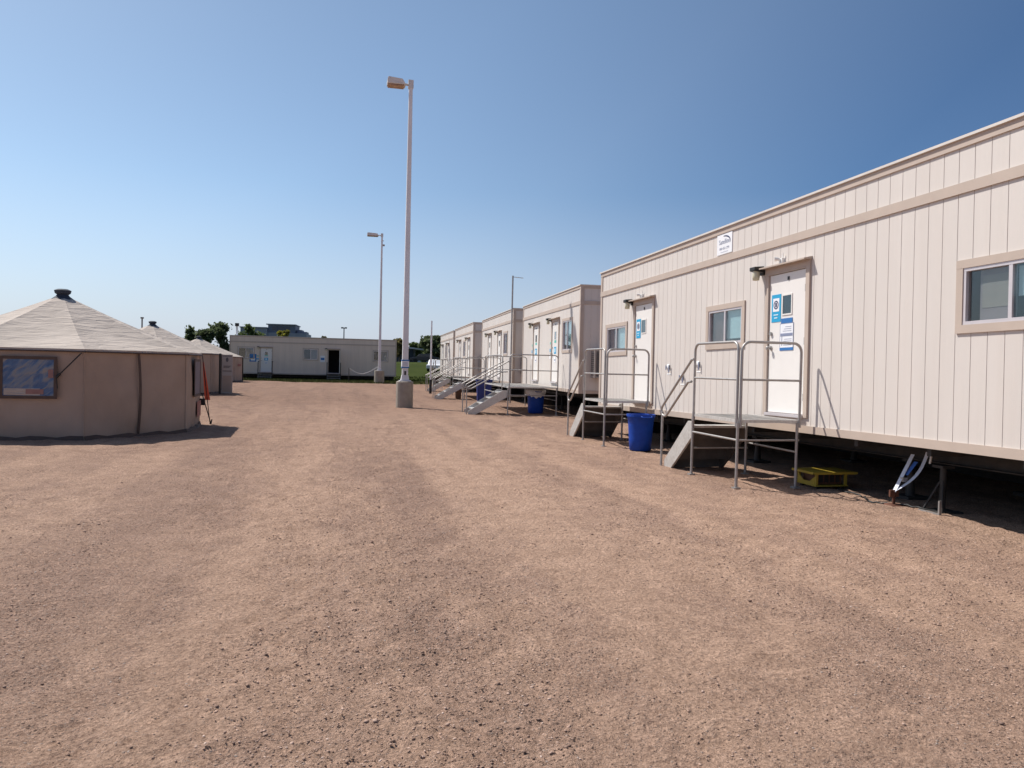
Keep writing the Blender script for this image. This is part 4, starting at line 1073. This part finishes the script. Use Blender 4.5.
q = c2 + d * .64 - Vector((.10, 0, 0)); MB().box(q.x - .06, q.y - .05, q.z - .14, q.x + .05, q.y + .05, q.z + .02).build('weight_bag', M['dark'], gl)
MB().tube([st_ + Vector((0, 0, -.1)), st_ + Vector((.04, 0, .12))], .016, 6).build('peg', M['iron'], gl)
# sign board beside second tent
sb = empty('sign_board', (-4.42, 34.9, float(ground_z(-4.42, 34.9)))); tag(sb, 'pale upright sign board with emblem beside the second tent', 'sign board')
sb.rotation_euler = (0, 0, R(-4))
MB().box(-.22, -.02, .02, .22, .02, 1.68, 0).build('panel', M['canvas'], sb, bevel=.006)
MB().tube([(-.30, .02, -.05), (-.30, .02, 1.72)], .045, 8).build('post', M['dark'], sb)
q = MB(); q.box(-.19, -.0235, .08, .19, -.021, .78, 0)
q.build('lower_panel', M['canvaswall'], sb)
q = MB()
for k in range(16):
    a, b_ = 2 * PI * k / 16, 2 * PI * (k + 1) / 16; q.add([(0, -.0245, 1.46), (.055 * math.cos(a), -.0245, 1.46 + .10 * math.sin(a)), (.055 * math.cos(b_), -.0245, 1.46 + .10 * math.sin(b_))], [(0, 1, 2)], 0)
for i in range(3): q.box(-.15, -.0245, 1.18 - .035 * i, .15 - .03 * i, -.0212, 1.20 - .035 * i, 0)
q.box(-.19, -.026, 1.60, .19, -.0212, 1.63, 0); q.box(-.19, -.026, .96, .19, -.0212, .99, 0)
q.build('emblem', M['acdark'], sb)
for s_ in (-.18, .18): MB().box(s_ - .02, -.15, -.02, s_ + .02, .15, .02).build('foot', M['acdark'], sb)

# ------------------------------------------------------------------ trees, buildings and things beyond
def leaf_mat(name, lo, hi):
    m, nt, b = new_mat(name); L = nt.links.new
    ge = N(nt, 'ShaderNodeNewGeometry'); rp = ramp(nt, [(0, lo), (1, hi)]); L(ge.outputs['Random Per Island'], rp.inputs[0]); L(rp.outputs[0], b.inputs['Base Color'])
    b.inputs['Roughness'].default_value = .7; b.inputs['Specular IOR Level'].default_value = .3
    tr = N(nt, 'ShaderNodeBsdfTranslucent'); L(rp.outputs[0], tr.inputs[0]); mx = N(nt, 'ShaderNodeMixShader'); mx.inputs[0].default_value = .5
    L(b.outputs[0], mx.inputs[1]); L(tr.outputs[0], mx.inputs[2]); L(mx.outputs[0], nt.nodes['Material Output'].inputs['Surface'])
    return m
LEAF = [leaf_mat('dark_leaves', (.06, .08, .038), (.15, .18, .085)), leaf_mat('green_leaves', (.06, .09, .025), (.14, .18, .06)), leaf_mat('yellow_leaves', (.13, .13, .02), (.30, .28, .045)), leaf_mat('brown_leaves', (.10, .085, .03), (.2, .17, .07))]
M['bark'] = mat('bark', (.09, .07, .055), .9, var=.3)
def tree(label, x, y, z, h, w, kind, nleaf=1500, ls=.34, trunk=.22):
    root = empty('tree', (x, y, z)); tag(root, label, 'tree', 'trees beyond the lot')
    tk = MB(); r0 = h * .025 + .06; tk.tube([(0, 0, -.2), (.05 * h * .1, 0, h * trunk), (.02 * h, .01 * h, h * .6), (0, 0, h * .9)], [r0, r0 * .75, r0 * .45, r0 * .1], 8)
    cl = []
    for i in range(15):
        a = RNG.random() * 2 * PI; rr = (RNG.random() ** .6) * w * .36; zz = h * (trunk + .1 + (.82 - trunk) * RNG.random()); s_ = w * (.09 + .14 * RNG.random()) * (1.1 - .5 * max(0, (zz / h - .6)))
        cl.append((rr * math.cos(a), rr * math.sin(a), zz, s_))
        tk.tube([(.02 * h * .5, 0, zz * .62), (rr * math.cos(a) * .9, rr * math.sin(a) * .9, zz)], [r0 * .3, r0 * .08], 5)
    cl.append((0, 0, h * .9, w * .13))
    tk.build('trunk', M['bark'], root)
    c = np.array(cl); idx = RNG.integers(0, len(c), nleaf)
    dv = RNG.standard_normal((nleaf, 3)); dv /= np.linalg.norm(dv, axis=1)[:, None]; rad = RNG.random(nleaf) ** .45
    p = c[idx, :3] + dv * (rad * c[idx, 3])[:, None] * np.array([1, 1, .85]) * (1 + .9 * (RNG.random((nleaf, 1)) ** 3 - .1))
    p[:, 2] = np.minimum(p[:, 2], h * 1.02)
    t = RNG.standard_normal((nleaf, 3)); t /= np.linalg.norm(t, axis=1)[:, None]; u = np.cross(t, RNG.standard_normal((nleaf, 3))); u /= np.linalg.norm(u, axis=1)[:, None]
    s_ = (ls * (.5 + .8 * RNG.random(nleaf)))[:, None]
    V = np.stack([p - t * s_, p + u * s_ * .6, p + t * s_, p - u * s_ * .6], 1).reshape(-1, 3)
    me = bpy.data.meshes.new('crown'); me.vertices.add(4 * nleaf); me.vertices.foreach_set('co', V.ravel()); me.loops.add(4 * nleaf); me.loops.foreach_set('vertex_index', np.arange(4 * nleaf, dtype=np.int32))
    me.polygons.add(nleaf); me.polygons.foreach_set('loop_start', np.arange(0, 4 * nleaf, 4, dtype=np.int32)); me.materials.append(LEAF[kind]); me.update(calc_edges=True)
    o_ = bpy.data.objects.new('crown', me); COL.objects.link(o_); o_.parent = root
    return root
HZ, FP, YAW = 1.53, 770.0, R(13.1)
def at(px, d):
    """place on the ground: image column -> bearing, d metres along the view axis"""
    c = (px - 512) / FP * d; return (c * math.cos(YAW) + d * math.sin(YAW), -c * math.sin(YAW) + d * math.cos(YAW))
def far_tree(label, px, top, wpx, d, kind, n=1500, z=1.8, ls=.34, trunk=.22):
    x, y = at(px, d); hor = 367 + (px - 512) * .0235; h = (hor - top) * d / FP + HZ - z
    tree(label, x, y, z, h, wpx * d / FP, kind, n, ls, trunk)
far_tree('small bushy dark tree above the second tent roof', 190, 326.5, 20, 150, 0, 1500, trunk=.1)
far_tree('dark tall tree left of the far trailer\'s vent pipe', 219, 322.5, 26, 145, 0, 2600, trunk=.08)
far_tree('dark lower tree just above the third tent', 206, 330, 24, 140, 0, 1800, trunk=.08)
far_tree('green round tree over the left part of the far roof', 247, 324.5, 32, 160, 1, 2200, trunk=.08)
far_tree('small yellow-green tree in front of the distant grey building', 283, 329.5, 14, 140, 2, 800)
far_tree('small tree tip showing over the middle of the far roof', 323, 335.5, 12, 130, 3, 700)
far_tree('brownish tree between the far trailer and the near lamp post', 399, 339, 15, 125, 3, 1300)
far_tree('slim green tree right of the near lamp post', 415, 343, 14, 140, 1, 1200)
far_tree('broad dark green tree beside the farthest trailer of the row', 436, 337, 34, 128, 0, 4200, trunk=.3)
far_tree('small green tree left of the broad dark tree', 424, 347, 13, 145, 1, 1000)

M['farwall'] = mat('grey_blue_cladding', (.27, .29, .34), .6, var=.1)
M['farwall2'] = mat('dark_cladding', (.16, .18, .235), .6, var=.1)
M['farglass'] = mat('dark_glazing', (.03, .045, .075), .15, var=.1)
M['whitewall'] = mat('white_cladding', (.6, .6, .63), .6, var=.05)
x, y = at(272, 210); ob = empty('office_building', (x, y, 1.8), R(-4)); tag(ob, 'distant grey office block with raised top floor behind the far trailer', 'building')
MB().box(-8.5, 0, 0, -1.5, 14, 8.7).box(-1.5, .4, 0, 8.8, 14, 7.6).build('wall', M['farwall'], ob)
MB().box(-1.45, 1, 7.6, 5.8, 11, 9.75).build('top_floor', M['farwall2'], ob)
MB().box(-1.9, .5, 9.75, 6.0, 12, 10.0).box(-8.7, -.3, 8.7, -1.55, 14.3, 9.0).build('roof', M['farwall'], ob)
for i in range(3): MB().box(-.3 + 1.6 * i, .92, 8.3, 1.1 + 1.6 * i, .985, 9.3).build('window', M['farglass'], ob)
for i in range(5): MB().box(-8.0 + 1.3 * i, -.07, 4.8, -7.1 + 1.3 * i, -.012, 7.0).build('window', M['farglass'], ob)
MB().box(6.1, 2, 7.6, 7.4, 8, 8.6).box(7.45, 2, 7.6, 8.7, 8, 8.1).build('stair_tower', M['farwall2'], ob)
x, y = at(404, 132); dk = empty('dark_shed', (x, y, 1.75), R(-10)); tag(dk, 'dark navy shed with white roof edge behind the near lamp post', 'shed')
MB().box(-1.4, 0, 0, 1.45, 5, 2.75).build('wall', M['ventcap'], dk)
MB().prism([(-1.7, -.3, 2.76), (4.2, -.3, 2.2), (4.2, -.3, 2.42), (-1.7, -.3, 3.05)], (0, 5.6, 0)).build('roof', M['whitewall'], dk)
MB().box(-.5, -.06, .1, .5, -.012, 2.1).build('door', M['farglass'], dk)
x, y = at(428, 150); wh = empty('white_hall', (x, y, 1.75), R(-12)); tag(wh, 'long low white hall beyond the grass bank', 'building')
MB().box(-6.5, 0, 0, 5, 8, .95).build('wall', M['whitewall'], wh)
MB().prism([(-6.9, -.4, .96), (5.4, -.4, .96), (5.4, 4, 2.5), (-6.9, 4, 2.5)], (0, 0, .1)).prism([(-6.9, 4.01, 2.5), (5.4, 4.01, 2.5), (5.4, 8.4, .96), (-6.9, 8.4, .96)], (0, 0, .1)).build('roof', M['whitewall'], wh)
for i in range(5): MB().box(-5.6 + 2.1 * i, -.07, .3, -4.6 + 2.1 * i, -.012, .8).build('window', M['farglass'], wh)
# parked cars on the far drive
M['cardark'] = mat('dark_car_paint', (.02, .022, .03), .3, var=.1); M['carwhite'] = mat('white_car_paint', (.7, .7, .72), .3, var=.03); M['carglass'] = mat('car_glazing', (.03, .04, .05), .1, var=.1)
def car(label, loc, rz, m):
    root = empty('parked_car', loc, rz); tag(root, label, 'car', 'cars parked beyond the lot')
    prof = [(-2.2, .35), (-2.25, .75), (-1.3, .92), (-.75, 1.42), (.85, 1.45), (1.6, .98), (2.2, .9), (2.25, .4)]
    MB().prism([(x_, -.85, z_) for x_, z_ in prof], (0, 1.7, 0)).build('body', m, root, bevel=.06)
    for s_ in (-.861, .852): MB().prism([(-1.1, s_, .97), (-.68, s_, 1.36), (.8, s_, 1.38), (1.35, s_, .99)], (0, .009, 0)).build('side_window', M['carglass'], root)
    for x_ in (-1.4, 1.4):
        for y_ in (-.88, .68): 
            w_ = MB().tube([(x_, y_, .33), (x_, y_ + .2, .33)], .33, 16).build('wheel', M['rubber'], root)
    return root
x, y = at(424, 122); car('dark car parked beyond the grass bank below the trees', (x, y, 1.84), R(-8), M['cardark'])
x, y = at(437, 92); car('white car partly hidden by the farthest landing', (x, y, float(lawn_z(np.array(x), np.array(y)))), R(70), M['carwhite'])

# ------------------------------------------------------------------ light, sky, camera
to_sun = Vector((-1, .95, 1.72)).normalized()
el = math.asin(to_sun.z); rot = math.atan2(to_sun.x, to_sun.y)
w = bpy.data.worlds.new('World'); SC.world = w; w.use_nodes = True; nt = w.node_tree
bg = nt.nodes['Background']; sky = nt.nodes.new('ShaderNodeTexSky'); sky.sky_type = 'NISHITA'
sky.sun_disc = False; sky.sun_elevation = el; sky.sun_rotation = rot; sky.altitude = 1500; sky.air_density = .92; sky.dust_density = 2.4; sky.ozone_density = 1.6
tcw = nt.nodes.new('ShaderNodeTexCoord'); L = nt.links.new
dp = nt.nodes.new('ShaderNodeVectorMath'); dp.operation = 'DOT_PRODUCT'; dp.inputs[1].default_value = to_sun; L(tcw.outputs['Generated'], dp.inputs[0])
rs = ramp(nt, [(.0, (.50, .64, .78)), (.25, (.54, .69, .81)), (.46, (.97, 1.02, 1.01)), (.62, (1.10, 1.15, 1.10)), (.9, (1.12, 1.17, 1.08))]); L(dp.outputs['Value'], rs.inputs[0])
ml = nt.nodes.new('ShaderNodeMix'); ml.data_type = 'RGBA'; ml.blend_type = 'MULTIPLY'; ml.inputs['Factor'].default_value = 1; ml.clamp_result = False
L(sky.outputs[0], ml.inputs['A']); L(rs.outputs[0], ml.inputs['B'])
sz = nt.nodes.new('ShaderNodeSeparateXYZ'); L(tcw.outputs['Generated'], sz.inputs[0])
hz_ = nt.nodes.new('ShaderNodeMapRange'); hz_.clamp = True; hz_.inputs[1].default_value = 0; hz_.inputs[2].default_value = .22; hz_.inputs[3].default_value = .92; hz_.inputs[4].default_value = 0; L(sz.outputs[2], hz_.inputs[0])
hp_ = nt.nodes.new('ShaderNodeMath'); hp_.operation = 'POWER'; hp_.inputs[1].default_value = 1.25; L(hz_.outputs[0], hp_.inputs[0])
mh = nt.nodes.new('ShaderNodeMix'); mh.data_type = 'RGBA'; mh.clamp_result = False; L(hp_.outputs[0], mh.inputs['Factor']); L(ml.outputs['Result'], mh.inputs['A']); mh.inputs['B'].default_value = (4.85, 5.25, 6.4, 1)
L(mh.outputs['Result'], bg.inputs['Color']); bg.inputs['Strength'].default_value = .094
sl_ = bpy.data.lights.new('sun', 'SUN'); sl_.energy = 4.2; sl_.angle = R(.53); sl_.color = (1, .955, .89)
so = bpy.data.objects.new('sun', sl_); COL.objects.link(so); so.rotation_euler = to_sun.to_track_quat('Z', 'Y').to_euler(); so.location = (-30, 30, 60)

cam = bpy.data.cameras.new('camera'); co = bpy.data.objects.new('camera', cam); COL.objects.link(co); SC.camera = co
cam.sensor_fit = 'HORIZONTAL'; cam.sensor_width = 36; cam.lens = FP / 1024 * 36; cam.clip_start = .05; cam.clip_end = 9000
P_, R_ = math.atan(17 / FP), math.atan(.0235)
fw = Vector((math.sin(YAW) * math.cos(P_), math.cos(YAW) * math.cos(P_), -math.sin(P_))); r0 = Vector((math.cos(YAW), -math.sin(YAW), 0)); u0 = r0.cross(fw)
rt = r0 * math.cos(R_) + u0 * math.sin(R_); up = -r0 * math.sin(R_) + u0 * math.cos(R_)
mw = Matrix((rt, up, -fw)).transposed().to_4x4(); mw.translation = (0, 0, HZ); co.matrix_world = mw
SC.view_settings.view_transform = 'Standard'; SC.view_settings.look = 'None'; SC.view_settings.exposure = .35; SC.view_settings.gamma = 1
SC.cycles.max_bounces = 6; SC.cycles.transparent_max_bounces = 12
SC.cycles.use_denoising = True; SC.cycles.denoiser = 'OPENIMAGEDENOISE'; SC.cycles.denoising_input_passes = 'RGB_ALBEDO_NORMAL'; SC.cycles.denoising_prefilter = 'ACCURATE'; SC.cycles.diffuse_bounces = 3
